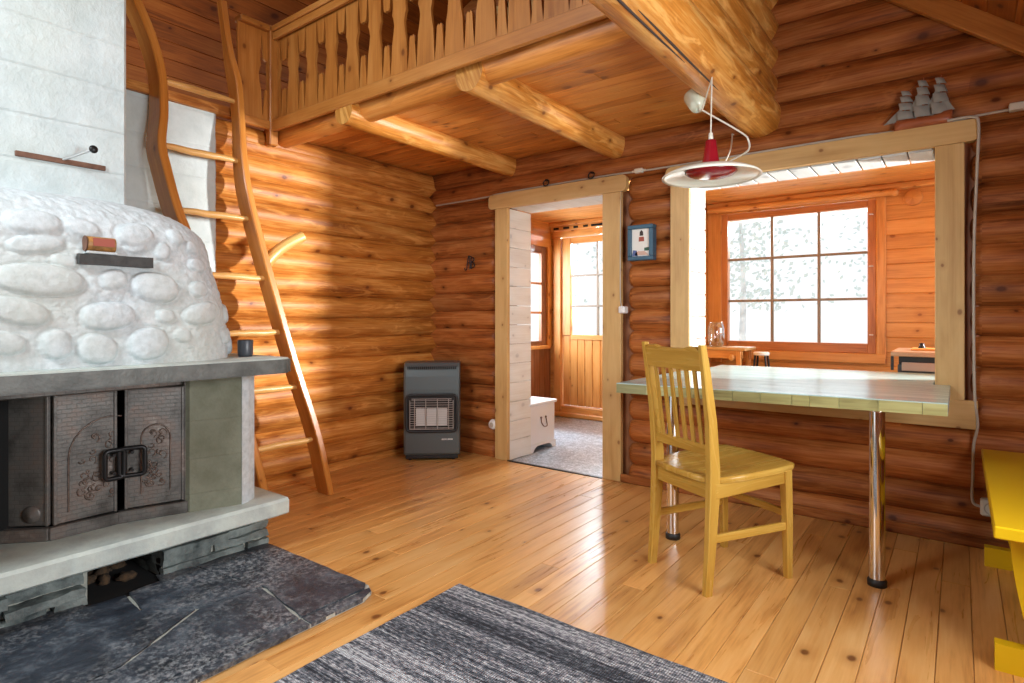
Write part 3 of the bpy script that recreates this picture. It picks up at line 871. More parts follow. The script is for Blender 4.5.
# flat top behind the rolled edge
top = G2[-1]; tv = [tuple(p) for p in top] + [(.25, -3.75, 1.60), (.25, float(top[-1][1]), 1.60)]
mb.add(tv, [tuple(list(range(NS)) + [NS + 1, NS])], None, .5, False)
mb.build('hood', M['hood'], fp)
mb = MB(); ragged(mb, .90, 1.045, -2.895, -2.645, 1.322, 1.362, .004); mb.build('niche_shelf', M['darkstone'], fp)['label'] = 'black stone niche shelf'

# cast iron doors
def door_leaf(name, p0, p1, z0=.305, z1=.815):
    p0, p1 = V((*p0, 0)), V((*p1, 0)); d = (p1 - p0); w = d.length; d.normalize(); n = V((d.y, -d.x, 0))
    R = Matrix((d, n, V((0, 0, 1)))).transposed()
    if R.determinant() < 0: R = Matrix((d, n, V((0, 0, 1)))).transposed()
    m = MB(); c = (p0 + p1) / 2 + V((0, 0, (z0 + z1) / 2))
    Rm = Matrix((d, -n, V((0, 0, 1)))).transposed()
    m.box(c, (w, .018, z1 - z0), R=Rm, bev=.004, along=0, tint=.5)
    # raised rim
    for a, b, cz0, cz1 in ((0, .012, z0, z1), (w - .012, w, z0, z1)):
        m.box(p0 + d * (a + b) / 2 + n * .011 + V((0, 0, (cz0 + cz1) / 2)), (b - a, .008, cz1 - cz0), R=Rm, bev=.002, along=0)
    return m.build(name, M['castiron'], fp), p0, d, n, w
def relief(door, p0, d, n, cx, hw, zb, zs, full=True):
    """arched moulding and scrolled ornament cast on a door leaf"""
    m = MB(); P_ = lambda u, z, o=.010: p0 + d * u + n * o + V((0, 0, z))
    pts = [P_(cx - hw, zb)]
    for i in range(13 if full else 8):
        a = PI - PI * i / 12; pts.append(P_(cx + hw * math.cos(a), zs + hw * math.sin(a)))
    if full: pts.append(P_(cx + hw, zb))
    m.tube(pts, .0035, n=6)
    rnd = random.Random(4)
    for i in range(26):
        u = cx + rnd.uniform(-.72, .55 if full else .1) * hw; z = rnd.uniform(zb + .02, zs + hw * .55); r = rnd.uniform(.010, .024); s0 = rnd.uniform(0, 6)
        m.tube([P_(u + r * (1 - k / 11) * math.cos(s0 + k * .62), z + r * (1 - k / 11) * math.sin(s0 + k * .62)) for k in range(10)], .003, n=5)
    m.build('relief', M['relief'], door)
dl = door_leaf('door_leaf', (.640, -3.070), (.800, -2.920))
m = MB(); c0 = dl[1] + dl[2] * .160 + dl[3] * .012 + V((0, 0, .352)); Rm = Matrix((dl[2], -dl[3].cross(dl[2]).cross(dl[2]) if False else V((0, 0, 1)), dl[3])).transposed()
m.lathe([(.0, .012), (.012, .012), (.016, .007), (.030, .007), (.034, .0), (.034, -.004)], c=c0, n=28, M=Rm)
m.build('draught_rosette', M['castiron'], dl[0])
dm = door_leaf('door_leaf', (.806, -2.915), (.802, -2.694))
relief(dm[0], dm[1], dm[2], dm[3], .20, .150, .345, .56, False)
dr = door_leaf('door_leaf', (.806, -2.664), (.868, -2.448))
relief(dr[0], dr[1], dr[2], dr[3], .115, .055, .36, .60, True)
def hoop(dd, u0, u1, z0, z1, name):
    m = MB(); P_ = lambda u, z, o: dd[1] + dd[2] * u + dd[3] * o + V((0, 0, z))
    r = .014; pts = []
    for cu, cz, a0 in ((u0 + r, z0 + r, 180), (u1 - r, z0 + r, 270), (u1 - r, z1 - r, 0), (u0 + r, z1 - r, 90)):
        for i in range(4):
            a = math.radians(a0 + 30 * i); pts.append(P_(cu + r * math.cos(a), cz + r * math.sin(a), .045))
    m.tube(pts, .0095, n=10, closed=True)
    for zz in (z0 + .02, z1 - .02): m.tube([P_((u0 + u1) / 2 + .0, zz, .005), P_((u0 + u1) / 2, zz, .045)], .007, n=8)
    m.build(name, M['iron'], dd[0])
hoop(dm, .165, .236, .452, .568, 'handle'); hoop(dr, -.020, .072, .455, .570, 'handle')
# iron frame round the doors
mb = MB()
mb.bar((.83, -3.12, .842), (.83, -2.44, .842), .05, .05, up=(0, 0, 1), bev=.004)
mb.bar((.69, -3.06, .276), (.815, -2.925, .276), .03, .05, bev=.003); mb.bar((.815, -2.93, .276), (.81, -2.69, .276), .03, .05, bev=.003); mb.bar((.81, -2.69, .276), (.885, -2.44, .276), .03, .05, bev=.003)
mb.bar((.874, -2.445, .25), (.874, -2.445, .86), .014, .02, up=(1, 0, 0)); mb.bar((.655, -3.055, .25), (.655, -3.055, .86), .02, .02, up=(1, 0, 0))
mb.build('door_frame', M['castiron'], fp)

# things on the fireplace
c = thing('wooden_block', 'small carved brown wooden block on the black stone niche shelf', 'ornament', (.99, -2.81, 1.364))
mb = MB(); mb.tube([(1.022, -2.868, 1.402), (1.022, -2.775, 1.402)], .028, n=14, sq=.85); mb.build('body', M['brasswood'], c)
mb = MB(); mb.bar((1.043, -2.852, 1.408), (1.043, -2.782, 1.408), .012, .030, up=(0, 0, 1)); mb.build('carved_panel', M['ptred'], c)
mb = MB(); mb.tube([(1.022, -2.871, 1.402), (1.022, -2.874, 1.402)], .030, n=14, sq=.9); mb.build('end_rim', M['rust'], c)
mb = MB(); mb.bb(.999, 1.042, -2.87, -2.77, 1.364, 1.374, bev=.002); mb.build('foot', M['hood'], c)
mb = MB(); mb.lathe([(.0, .937), (.031, .937), (.034, .95), (.035, 1.012), (.033, 1.016), (.031, 1.012), (.030, .95), (.0, .948)], c=(.93, -2.195, 0), n=28)
tag(mb.build('cup', M['greycup']), 'dark grey straight-sided cup at the right end of the mantel shelf', 'cup')

# slate flagstones in front
sh = thing('slate_hearth', 'dark slate flagstone hearth laid on the floor before the fireplace', 'hearth', (1.35, -2.9, 0))
mb = MB(); mb.prism([(.90, -2.092), (1.70, -2.085), (1.752, -2.112), (1.782, -2.175), (1.785, -2.6), (1.80, -3.0), (1.80, -4.0), (.90, -4.0)], .014, Matrix.Translation((0, 0, .001))); mb.build('mortar_bed', M['mortar'], sh)
def flag(pts, z=.024):
    # ragged outline
    out = []
    for i in range(len(pts)):
        a, b = V((*pts[i], 0)), V((*pts[(i + 1) % len(pts)], 0)); n = max(1, int((b - a).length / .03)); t = (b - a).normalized(); nn = V((-t.y, t.x, 0))
        for k in range(n):
            p = a + (b - a) * k / n; p += nn * (.006 * noise.noise(p * 14) + .003 * noise.noise(p * 50)); out.append((p.x, p.y))
    m = MB(); m.prism(out, z - .004, Matrix.Translation((0, 0, .004))); return m.build('flagstone', M['slate'], sh)
flag([(.93, -2.10), (1.69, -2.092), (1.722, -2.125), (1.722, -2.41), (1.40, -2.36), (.93, -2.44)])
flag([(1.39, -2.375), (1.722, -2.424), (1.733, -3.2), (1.73, -4.0), (1.66, -4.0), (1.55, -2.93), (1.36, -2.60)])
flag([(.93, -2.455), (1.385, -2.372), (1.35, -2.605), (1.20, -2.74), (1.01, -2.72), (.995, -2.60), (.93, -2.585)], .026)
flag([(1.015, -2.735), (1.20, -2.752), (1.345, -2.618), (1.54, -2.94), (1.64, -4.0), (.93, -4.0), (.93, -2.88), (1.0, -2.86)], .022)
flag([(1.729, -2.108), (1.752, -2.118), (1.783, -2.180), (1.785, -2.41), (1.730, -2.41)], .02); flag([(1.731, -2.42), (1.786, -2.42), (1.80, -3.0), (1.80, -4.0), (1.742, -4.0)], .02)
# ------------------------------------------------------------------ ladder
lx = lambda z: .40 - .13 * z
ld = thing('loft_ladder', 'curved wooden ladder leaning against the loft edge between fireplace and log wall', 'ladder', (.40, -1.6, 0))
RP = [(.420, -1.385, 0), (lx(.4), -1.437, .40), (lx(.85), -1.556, .85), (lx(1.42), -1.688, 1.42), (lx(1.84), -1.774, 1.84), (lx(2.08), -1.793, 2.08), (lx(2.32), -1.788, 2.325), (lx(2.55), -1.793, 2.55), (lx(2.75), -1.820, 2.75), (lx(3.08), -1.842, 3.08)]
LP = [(.40, -1.80, 0), (lx(.2), -1.825, .2), (lx(.8), -1.945, .8), (lx(1.3), -2.075, 1.30), (.201, -2.144, 1.528), (.176, -2.207, 1.723), (.149, -2.25, 1.93), (.131, -2.270, 2.071), (.107, -2.248, 2.253), (.079, -2.245, 2.471), (.052, -2.286, 2.676), (.028, -2.356, 2.865), (.01, -2.42, 3.05)]
def at_z(P_, z):
    for a, b in zip(P_, P_[1:]):
        if a[2] <= z <= b[2]:
            t = (z - a[2]) / (b[2] - a[2]); return tuple(a[i] + (b[i] - a[i]) * t for i in range(3))
def plank(path, wfun, t):
    pts = spline(path, 6); vs = []; L = 0; us = []
    N = len(pts)
    for i, p in enumerate(pts):
        d = (pts[min(i + 1, N - 1)] - pts[max(i - 1, 0)]).normalized()
        if i: L += (p - pts[i - 1]).length
        us.append(L); w = wfun(p.z)
        wx = (V((1, 0, 0)) - d * d.x).normalized(); ty = d.cross(wx).normalized()
        b = .006
        for sx, sy in ((-1, -1 + b / t * 2), (-1 + b / w * 2, -1), (1 - b / w * 2, -1), (1, -1 + b / t * 2), (1, 1 - b / t * 2), (1 - b / w * 2, 1), (-1 + b / w * 2, 1), (-1, 1 - b / t * 2)):
            vs.append(p + wx * sx * w / 2 + ty * sy * t / 2)
    if abs(path[0][2]) < .01:
        for k in range(8): vs[k].z = 0.001
    per = [0, .01, w, w + .01, w + t, w + t + .01, 2 * w + t, 2 * w + t + .01, 2 * w + 2 * t]
    fs = []; uv = []; o = random.uniform(0, 9)
    for i in range(N - 1):
        for k in range(8):
            m = (k + 1) % 8
            fs.append((i * 8 + k, i * 8 + m, (i + 1) * 8 + m, (i + 1) * 8 + k))
            uv.append([(us[i] + o, per[k]), (us[i] + o, per[k + 1]), (us[i + 1] + o, per[k + 1]), (us[i + 1] + o, per[k])])
    fs += [tuple(range(8))[::-1], tuple((N - 1) * 8 + k for k in range(8))]; uv += [[(0, 0)] * 8] * 2
    m = MB(); m.add(vs, fs, uv, .5, False); return m
def sm(a, b, x): t = max(0, min(1, (x - a) / (b - a))); return t * t * (3 - 2 * t)
plank(RP, lambda z: .130 - .035 * sm(1.8, 2.4, z) + .02 * sm(2.3, 2.6, z) - .06 * sm(2.55, 2.85, z), .042).build('stile', M['ladder'], ld)
plank(LP, lambda z: .115 + .045 * sm(1.0, 1.6, z) - .02 * sm(1.9, 2.6, z), .046).build('stile', M['ladder'], ld)
for z in (.345, .686, 1.030, 1.365, 1.725, 2.078, 2.456):
    a, b = V(at_z(LP, z)), V(at_z(RP, z)); a.y -= .02; b.y += .03
    m = MB(); n = 10
    m.tube([a + (b - a) * i / n + V((0, 0, .006 * noise.noise(V((z * 9, i * .6, 0))))) for i in range(n + 1)], [.013 + .008 * math.sin(PI * min(1, i / n * 1.0)) for i in range(n + 1)], n=10, wob=.12)
    m.build('rung', M['rung'], ld)
m = MB(); m.tube(spline([(.20, -1.67, 1.465), (.215, -1.60, 1.54), (.235, -1.53, 1.597), (.255, -1.44, 1.650)], 4), [.044, .042, .040, .038, .037, .036, .036, .036, .036, .036, .036, .035, .034], n=12, wob=.14)
m.build('branch_peg', M['rung'], ld)['label'] = 'forked branch stub left on the right stile'

# ------------------------------------------------------------------ balustrade of the loft
bl = thing('loft_balustrade', 'pine loft railing of cut-out boards along the loft edge above the log joists', 'railing', (1.3, -1.52, 2.35))
PROF = [(0, 0), (0, .205), (.009, .217), (.018, .203), (.024, .12), (.033, .035), (.040, .12), (.044, .20), (.055, .255), (.061, .305), (.053, .345), (.045, .362), (.050, .40), (.048, .47), (.041, .560), (.031, .48), (.024, .41), (.013, .397), (0, .405), (0, .60)]
def baluster(w, left=True, right=True):
    R_ = [(w - x, z) for x, z in PROF] if right else [(w, 0), (w, .60)]
    L_ = [(x, z) for x, z in PROF] if left else [(0, 0), (0, .60)]
    return R_ + L_[::-1]
for i in range(13):
    x0 = .154 - .2 + .2 * i
    w = min(.1995, 2.60 - x0)
    if w < .08: break
    m = MB(); m.prism(baluster(w, True, w > .19), .016, basis((1, 0, 0), (0, 0, 1), (0, -1, 0), (x0, -1.500, 2.395))); m.build('baluster_board', M['rail'], bl)
for y0, w in ((-1.764, .1995),):
    m = MB(); m.prism(baluster(w, False, True), .016, basis((0, 1, 0), (0, 0, 1), (1, 0, 0), (.028, y0, 2.395))); m.build('baluster_board', M['rail'], bl)
m = MB(); m.bb(-.02, 2.62, -1.552, -1.527, 2.338, 2.412, bev=.004, tint=.45); m.build('bottom_rail', M['rail'], bl)
m = MB(); m.bb(.055, .08, -1.764, -1.566, 2.345, 2.40, bev=.004); m.build('bottom_rail', M['rail'], bl)
m = MB(); m.bb(.08, 2.60, -1.562, -1.470, 2.985, 3.022, bev=.006, tint=.5); m.build('top_rail', M['rail'], bl)
m = MB(); m.bb(.08, 2.60, -1.550, -1.5275, 2.935, 2.984, bev=.004, tint=.6); m.build('rail_fascia', M['rail'], bl)
m = MB(); m.bb(.0, .085, -1.764, -1.566, 2.985, 3.022, bev=.006); m.build('top_rail', M['rail'], bl)
m = MB(); m.bb(.020, .078, -1.565, -1.507, 2.25, 3.03, bev=.006, along=2, tint=.3); m.build('corner_post', M['rail'], bl)

# ------------------------------------------------------------------ gas heater in the corner
A, B = V((.182, -.508, 0)), V((.512, -.216, 0)); wd = (B - A).normalized(); nf = V((wd.y, -wd.x, 0)); mid = (A + B) / 2; HW = (B - A).length
ht = thing('gas_heater', 'dark grey cabinet gas heater with wire guard in the log corner', 'heater', tuple(mid))
def hp(u, o, z): return mid + wd * u + nf * o + V((0, 0, z))
HR = Matrix((wd, nf, V((0, 0, 1)))).transposed()
m = MB(); prof = [(-.30, .045), (-.01, .045), (0, .06), (.004, .20), (.004, .56), (-.004, .66), (-.018, .735), (-.05, .765), (-.30, .765)]
side = basis(nf, V((0, 0, 1)), nf.cross(V((0, 0, 1))), mid - nf.cross(V((0, 0, 1))) * (HW / 2))
def shell(prof, hw, r=.02):
    mm = MB(); vs = []; n = len(prof)
    for u, k in ((-hw, .5), (-hw + r * .3, .15), (-hw + r, 0), (hw - r, 0), (hw - r * .3, .15), (hw, .5)):
        for o, z in prof: vs.append(hp(u, o - (k * r * 2 if o > -.2 else 0), z))
    fs = [(a * n + i, a * n + (i + 1) % n, (a + 1) * n + (i + 1) % n, (a + 1) * n + i) for a in range(5) for i in range(n)]
    fs += [tuple(range(n))[::-1], tuple(5 * n + i for i in range(n))]
    mm.add(vs, fs, None, .5, False); return mm
shell(prof, HW / 2).build('cabinet', M['heater'], ht)
m = MB()
for i in range(24):
    u = -.185 + i * .0161; m.box(hp(u, -.026, .728), (.008, .05, .022), R=HR, tint=0)
m.build('top_vents', M['heater_dark'], ht)
m = MB(); m.box(hp(0, -.15, .03), (HW - .03, .28, .034), R=HR, bev=.006)
m.build('plinth', M['heater_dark'], ht)
for u in (-.17, .17):
    for o in (-.03, -.27):
        m = MB(); m.tube([hp(u - .012, o, .016), hp(u + .012, o, .016)], .016, n=14); m.build('castor', M['rubber'], ht)
def rr_pts(u0, u1, z0, z1, r):
    return [(cu + r * math.cos(math.radians(a0 + 15 * i)), cz + r * math.sin(math.radians(a0 + 15 * i))) for cu, cz, a0 in ((u0 + r, z0 + r, 180), (u1 - r, z0 + r, 270), (u1 - r, z1 - r, 0), (u0 + r, z1 - r, 90)) for i in range(7)]
HB = basis(wd, V((0, 0, 1)), nf, mid)
m = MB(); m.prism(rr_pts(-.195, .195, .232, .515, .03), .005, HB @ Matrix.Translation((0, 0, .003)), tint=0); m.build('burner_recess', M['heater_dark'], ht)
m = MB(); m.tube([HB @ V((x, z, .014)) for x, z in rr_pts(-.197, .197, .232, .517, .035)], .0115, n=8, closed=True); m.build('burner_bezel', M['heater_dark'], ht)
m = MB()
for i in range(3): m.box(HB @ V((-.083 + .083 * i, .345, .012)), (.080, .008, .135), R=HR, bev=.002)
m.build('burner_plate', M['ceramic'], ht)
m = MB()
for i in range(13):
    z = .262 + i * .0178; m.tube([HB @ V((-.165 + (.01 if i > 11 else 0), z, .026)), HB @ V((.165 - (.01 if i > 11 else 0), z, .026))], .0022, n=6)
for u in (-.132, -.045, .045, .132): m.tube([HB @ V((u, .252, .029)), HB @ V((u, .488, .029))], .003, n=6)
for a, b in (((-.168, .252), (-.168, .478)), ((.168, .252), (.168, .478)), ((-.155, .488), (.155, .488)), ((-.168, .252), (.168, .252))): m.tube([HB @ V((*a, .028)), HB @ V((*b, .028))], .003, n=6)
m.build('wire_guard', M['wire'], ht)
m = MB()
for i, w in enumerate((.009, .007, .008, .009, .004, .009, .008, .010, .007)):
    m.box(HB @ V((.082 + i * .0098, .168, .006)), (w * .8, .002, .010), R=HR)
m.build('brand_mark', M['white'], ht)['label'] = 'small white lettering'

# ------------------------------------------------------------------ serving table
tb = thing('serving_table', 'pale green plank table on chrome legs, set through the serving opening', 'table', (2.9, -.3, 0))
TZ, TT = .785, .050
def yfront(x): return -.920 + (x - 2.235) * .12 / 1.376
m = MB(); n = 5
for i in range(n):
    v0, v1 = i / n, (i + 1) / n
    pts = []
    for x, v in ((2.238, v0), (3.612, v0), (3.612, v1), (2.238, v1)):
        yf = yfront(x); pts.append((x, yf + (-.016 - yf) * v + (.0015 if v == v0 else -.0015)))
    m.prism(pts, TT, Matrix.Translation((0, 0, TZ - TT)))
for i in range(4):
    v0, v1 = i / 4, (i + 1) / 4; pts = []
    for x, v in ((2.292, v0), (3.542, v0), (3.542, v1), (2.292, v1)):
        yb = .60 + (x - 2.23) * .075; pts.append((x, -.014 + (yb + .014) * v + (.001 if v == v0 else -.001)))
    m.prism(pts, TT, Matrix.Translation((0, 0, TZ - TT)))
m.build('tabletop', M['table'], tb)
m = MB()   # block ends glued along the front edge
x = 2.238
while x < 3.61:
    w = random.uniform(.055, .16); x1 = min(x + w, 3.612)
    if 3.612 - x1 < .05: x1 = 3.612
    m.bar((x + .0006, yfront((x + x1) / 2) - .004, TZ - TT / 2 - .0015), (x1 - .0006, yfront((x + x1) / 2) - .004 + (x1 - x) * .087, TZ - TT / 2 - .0015), .010, TT - .004)
    x = x1
m.build('edge_strip', M['table_edge'], tb)
for x, y in ((2.486, -.782), (3.373, -.773)):
    m = MB(); m.lathe([(.03, .028), (.030, .735)], c=(x, y, 0), n=32); lg = m.build('leg', M['chrome'], tb)
    m = MB(); m.lathe([(.0, .0), (.036, .0), (.037, .022), (.031, .03), (.0, .03)], c=(x, y, 0), n=24); m.build('rubber_foot', M['rubber'], lg)
    m = MB(); m.lathe([(.0, .731), (.045, .731), (.045, .735), (.0, .735)], c=(x, y, 0), n=24); m.build('mounting_plate', M['chrome'], lg)

# ------------------------------------------------------------------ chair
CO = V((2.792, -1.012, 0)); CF = V((.483, .876, 0)).normalized(); CS = V((CF.y, -CF.x, 0))
ch = thing('dining_chair', 'yellow varnished slat-back wooden chair standing at the pale green table', 'chair', tuple(CO))
def cp(a, b, z): return CO + CS * a + CF * b + V((0, 0, z + (.024 * max(0, min(1, (b + .2) / .4)) if z > .38 and b > -.24 and z < .52 else 0)))
CR = Matrix((CS, CF, V((0, 0, 1)))).transposed()
def taper(mb, secs, tint=.5):
    """lofted square bar: secs = [(centre, half width, half depth)]"""
    vs = []; us = []; L = 0
    for i, (c, hw, hd) in enumerate(secs):
        if i: L += (c - secs[i - 1][0]).length
        us.append(L); b = .004
        for sx, sy in ((-hw, -hd + b), (-hw + b, -hd), (hw - b, -hd), (hw, -hd + b), (hw, hd - b), (hw - b, hd), (-hw + b, hd), (-hw, hd - b)): vs.append(c + CS * sx + CF * sy)
    n = len(secs); fs = []; uv = []; o = random.uniform(0, 9)
    for i in range(n - 1):
        for k in range(8):
            q = (k + 1) % 8; fs.append((i * 8 + k, i * 8 + q, (i + 1) * 8 + q, (i + 1) * 8 + k))
            uv.append([(us[i] + o, k * .012), (us[i] + o, (k + 1) * .012), (us[i + 1] + o, (k + 1) * .012), (us[i + 1] + o, k * .012)])
    fs += [tuple(range(8))[::-1], tuple((n - 1) * 8 + k for k in range(8))]; uv += [[(0, 0)] * 8] * 2
    mb.add(vs, fs, uv, tint)
for s_ in (-1, 1):
    m = MB(); taper(m, [(cp(s_ * .178, -.228, 0), .014, .018), (cp(s_ * .178, -.212, .20), .016, .021), (cp(s_ * .178, -.200, .40), .017, .026), (cp(s_ * .178, -.198, .50), .017, .026), (cp(s_ * .181, -.212, .70), .016, .022), (cp(s_ * .184, -.242, .90), .014, .018), (cp(s_ * .186, -.262, 1.012), .012, .014)])
    m.build('rear_leg', M['chair'], ch)
    m = MB(); taper(m, [(cp(s_ * .188, .210, 0), .015, .015), (cp(s_ * .188, .205, .25), .018, .018), (cp(s_ * .186, .198, .445), .020, .020)]); m.build('front_leg', M['chair'], ch)
    m = MB(); m.bar(cp(s_ * .186, -.20, .418), cp(s_ * .186, .20, .418), .020, .062, bev=.002); m.build('apron', M['chair'], ch)
    m = MB(); m.bar(cp(s_ * .182, -.205, .225), cp(s_ * .187, .20, .225), .018, .034, bev=.003); m.build('stretcher', M['chair'], ch)
m = MB(); m.bar(cp(-.18, -.200, .415), cp(.18, -.200, .415), .020, .066, bev=.002); m.build('apron', M['chair'], ch)
m = MB(); m.bar(cp(-.18, .200, .418), cp(.18, .200, .418), .020, .062, bev=.002); m.build('apron', M['chair'], ch)
m = MB(); m.bar(cp(-.186, .198, .28), cp(.186, .198, .28), .018, .032, bev=.003); m.build('stretcher', M['chair'], ch)
# dished seat
pts = [(-.168, -.222), (-.168, -.185), (-.205, -.175), (-.226, -.05), (-.232, .12), (-.224, .20), (-.20, .236), (-.10, .252), (0, .256), (.10, .252), (.20, .236), (.224, .20), (.232, .12), (.226, -.05), (.205, -.175), (.168, -.185), (.168, -.222), (.08, -.235), (-.08, -.235)]
vs = []; NR = 8; n = len(pts)
def dish(x, y): return .472 - .010 * math.exp(-((x / .12) ** 2 + ((y + .02) / .13) ** 2))
rings = []
for q in (1.0, .985, .93, .8, .6, .4, .2): rings.append([(x * q, y * q) for x, y in pts])
vs = [cp(x * .985, y * .985, .449) for x, y in pts] + [cp(x, y, .455) for x, y in pts] + [cp(x, y, .466) for x, y in rings[0]]
for rg in rings[1:]: vs += [cp(x, y, dish(x, y)) for x, y in rg]
vs.append(cp(0, 0, dish(0, 0))); K = 2 + len(rings)
fs = [(j * n + i, j * n + (i + 1) % n, (j + 1) * n + (i + 1) % n, (j + 1) * n + i) for j in range(K - 1) for i in range(n)]
fs += [((K - 1) * n + i, (K - 1) * n + (i + 1) % n, K * n) for i in range(n)]; fs.append(tuple(range(n)))
loc = lambda v: ((v - CO).dot(CF), (v - CO).dot(CS))
fs2 = [f[::-1] for f in fs]
m = MB(); m.add(vs, fs2, [[loc(vs[k]) for k in f] for f in fs2], .6, True); m.build('seat', M['chair'], ch)
# back: crest rail, lower rail, six slats
def bx(z): return -.198 - (z - .50) * .085 - max(0, z - .7) * .075
m = MB(); out = [(-.174, .905), (.174, .905), (.174, .992), (.150, 1.004), (.11, 1.004), (.08, .995), (.0, .993), (-.08, .995), (-.11, 1.004), (-.150, 1.004), (-.174, .992)]
upv = (V((0, 0, 1)) - CF * .16).normalized(); fw = CS.cross(upv)
m.prism([(x, z - .905) for x, z in out], .020, basis(CS, upv, CS.cross(upv), cp(0, bx(.905) + .0, .905) - CS.cross(upv) * .010), tint=.25); m.build('crest_rail', M['chair'], ch)
m = MB(); m.bar(cp(-.178, bx(.578), .578), cp(.178, bx(.578), .578), .018, .044, bev=.003, tint=.4); m.build('lower_rail', M['chair'], ch)
for i in range(6):
    x = -.125 + i * .05; m = MB(); m.bar(cp(x, bx(.59), .59), cp(x, bx(.915), .915), .022, .011, up=CF, bev=.003, tint=.45); m.build('back_slat', M['chair'], ch)

# ------------------------------------------------------------------ pendant lamp
pl = thing('pendant_lamp', 'white disc pendant lamp with dark red cone hanging from the big log beam', 'lamp', (2.757, -1.0, 2.20))
LC = V((2.752, -1.0, 1.765))
m = MB(); m.lathe([(.028, .045), (.06, .045), (.10, .038), (.165, .022), (.205, .004), (.216, -.006), (.214, -.011), (.200, -.003), (.165, .010), (.13, .018), (.105, .022)], c=LC, n=56); m.build('shade', M['enamel'], pl)
m = MB(); m.lathe([(.0, -.014), (.03, -.013), (.07, -.007), (.100, .003), (.114, .014), (.108, .024), (.0, .026)], c=LC, n=40); m.build('reflector_bowl', M['red'], pl)
m = MB(); m.lathe([(.0, .042), (.042, .042), (.040, .052), (.034, .08), (.024, .155), (.022, .158), (.0, .158)], c=LC, n=32); m.build('lamp_holder', M['red'], pl)
m = MB(); m.lathe([(.0, .155), (.011, .155), (.009, .19), (.004, .195)], c=LC, n=16); m.tube([LC + V((0, 0, .19)), (2.757, -1.0, 2.205), (2.757, -1.0, 2.215)], .0032, n=8); m.build('cord', M['cord'], pl)
cu = V((2.598, -.765, 2.215)); ax = V((.25, -.35, -.9)).normalized(); rx = V((1, 0, 0)); rx = (rx - ax * rx.dot(ax)).normalized()
m = MB(); m.lathe([(.0, -.004), (.056, 0.0), (.056, .008), (.040, .06), (.030, .085), (.0, .088)], c=cu - ax * .02, n=28, M=Matrix((rx, ax.cross(rx), ax)).transposed()); m.build('ceiling_cup', M['enamel_green'], pl)
e0 = cu + ax * .06
m = MB(); m.tube(spline([e0, (2.64, -.80, 2.145), (2.745, -.985, 2.19), (2.757, -1.0, 2.20)], 6), .003, n=7); m.build('cord', M['cord'], pl)
m = MB(); m.tube(spline([e0, (2.66, -.76, 2.13), (2.80, -.70, 2.025), (2.832, -.70, 1.985), (2.822, -.66, 1.945), (2.74, -.60, 1.930), (2.62, -.50, 1.925), (2.606, -.36, 1.97), (2.60, -.22, 2.08), (2.56, -.05, 2.20), (2.548, -.01, 2.235), (2.548, .02, 2.24)], 8), .0045, n=8); m.build('supply_cord', M['cord'], pl)

# ------------------------------------------------------------------ small things on the back wall
pf = thing('framed_picture', 'small picture of a lighthouse in a deep blue frame beside the doorway', 'picture', (1.963, -.02, 1.50))
m = MB(); x0, x1, z0, z1 = 1.873, 2.053, 1.503, 1.738
for a, b, c, d in ((x0, x1, z0, z0 + .027), (x0, x1, z1 - .027, z1), (x0, x0 + .027, z0 + .027, z1 - .027), (x1 - .027, x1, z0 + .027, z1 - .027)): m.bb(a, b, -.052, .012, c, d, bev=.004)
m.build('frame', M['blueframe'], pf)
m = MB(); m.bb(x0 + .025, x1 - .025, -.035, .0, z0 + .025, z1 - .025); m.build('mount', M['paper'], pf)
m = MB(); bz = z0 + .05
pm = frontal(-.0365, 0)
def pic(pts, mat, nm, d=.0012):
    q = MB(); q.prism(pts, d, frontal(-.035, 0)); q.build(nm, M[mat], pf)
cx = 1.963
pic([(cx - .045, z0 + .034), (cx + .055, z0 + .034), (cx + .03, z0 + .058), (cx - .005, z0 + .066), (cx - .035, z0 + .055)], 'ptpink', 'painted_ground')
pic([(cx - .062, z0 + .03), (cx - .02, z0 + .03), (cx - .03, z0 + .066), (cx - .055, z0 + .07)], 'ptblue', 'painted_sea')
pic([(cx + .025, z0 + .062), (cx + .06, z0 + .062), (cx + .06, z0 + .085), (cx + .025, z0 + .082)], 'ptgreen', 'painted_bush', .0016)
pic([(cx - .012, z0 + .06), (cx + .022, z0 + .06), (cx + .016, z0 + .125), (cx - .006, z0 + .125)], 'paper', 'painted_tower', .0020)
pic([(cx - .014, z0 + .125), (cx + .024, z0 + .125), (cx + .022, z0 + .155), (cx - .012, z0 + .155)], 'ptred', 'painted_gallery', .0024)
pic([(cx - .008, z0 + .163), (cx + .018, z0 + .163), (cx + .016, z0 + .188), (cx + .005, z0 + .200), (cx - .006, z0 + .188)], 'ptdark', 'painted_lantern', .0024)
sw = thing('light_switch', 'small white switch box at the right edge of the doorway frame', 'switch', (1.822, -.02, 1.155))
m = MB(); m.bb(1.800, 1.846, -.042, .02, 1.152, 1.200, bev=.006); m.build('box', M['white'], sw)
m = MB(); m.bb(1.816, 1.830, -.046, -.04, 1.166, 1.186, bev=.002); m.build('rocker', M['white'], sw)
m = MB(); m.tube(spline([(1.803, -.008, 2.02), (1.802, -.012, 1.7), (1.801, -.012, 1.35), (1.806, -.016, 1.24), (1.818, -.022, 1.195)], 6), .004, n=7); m.build('cable', M['cable'], sw)

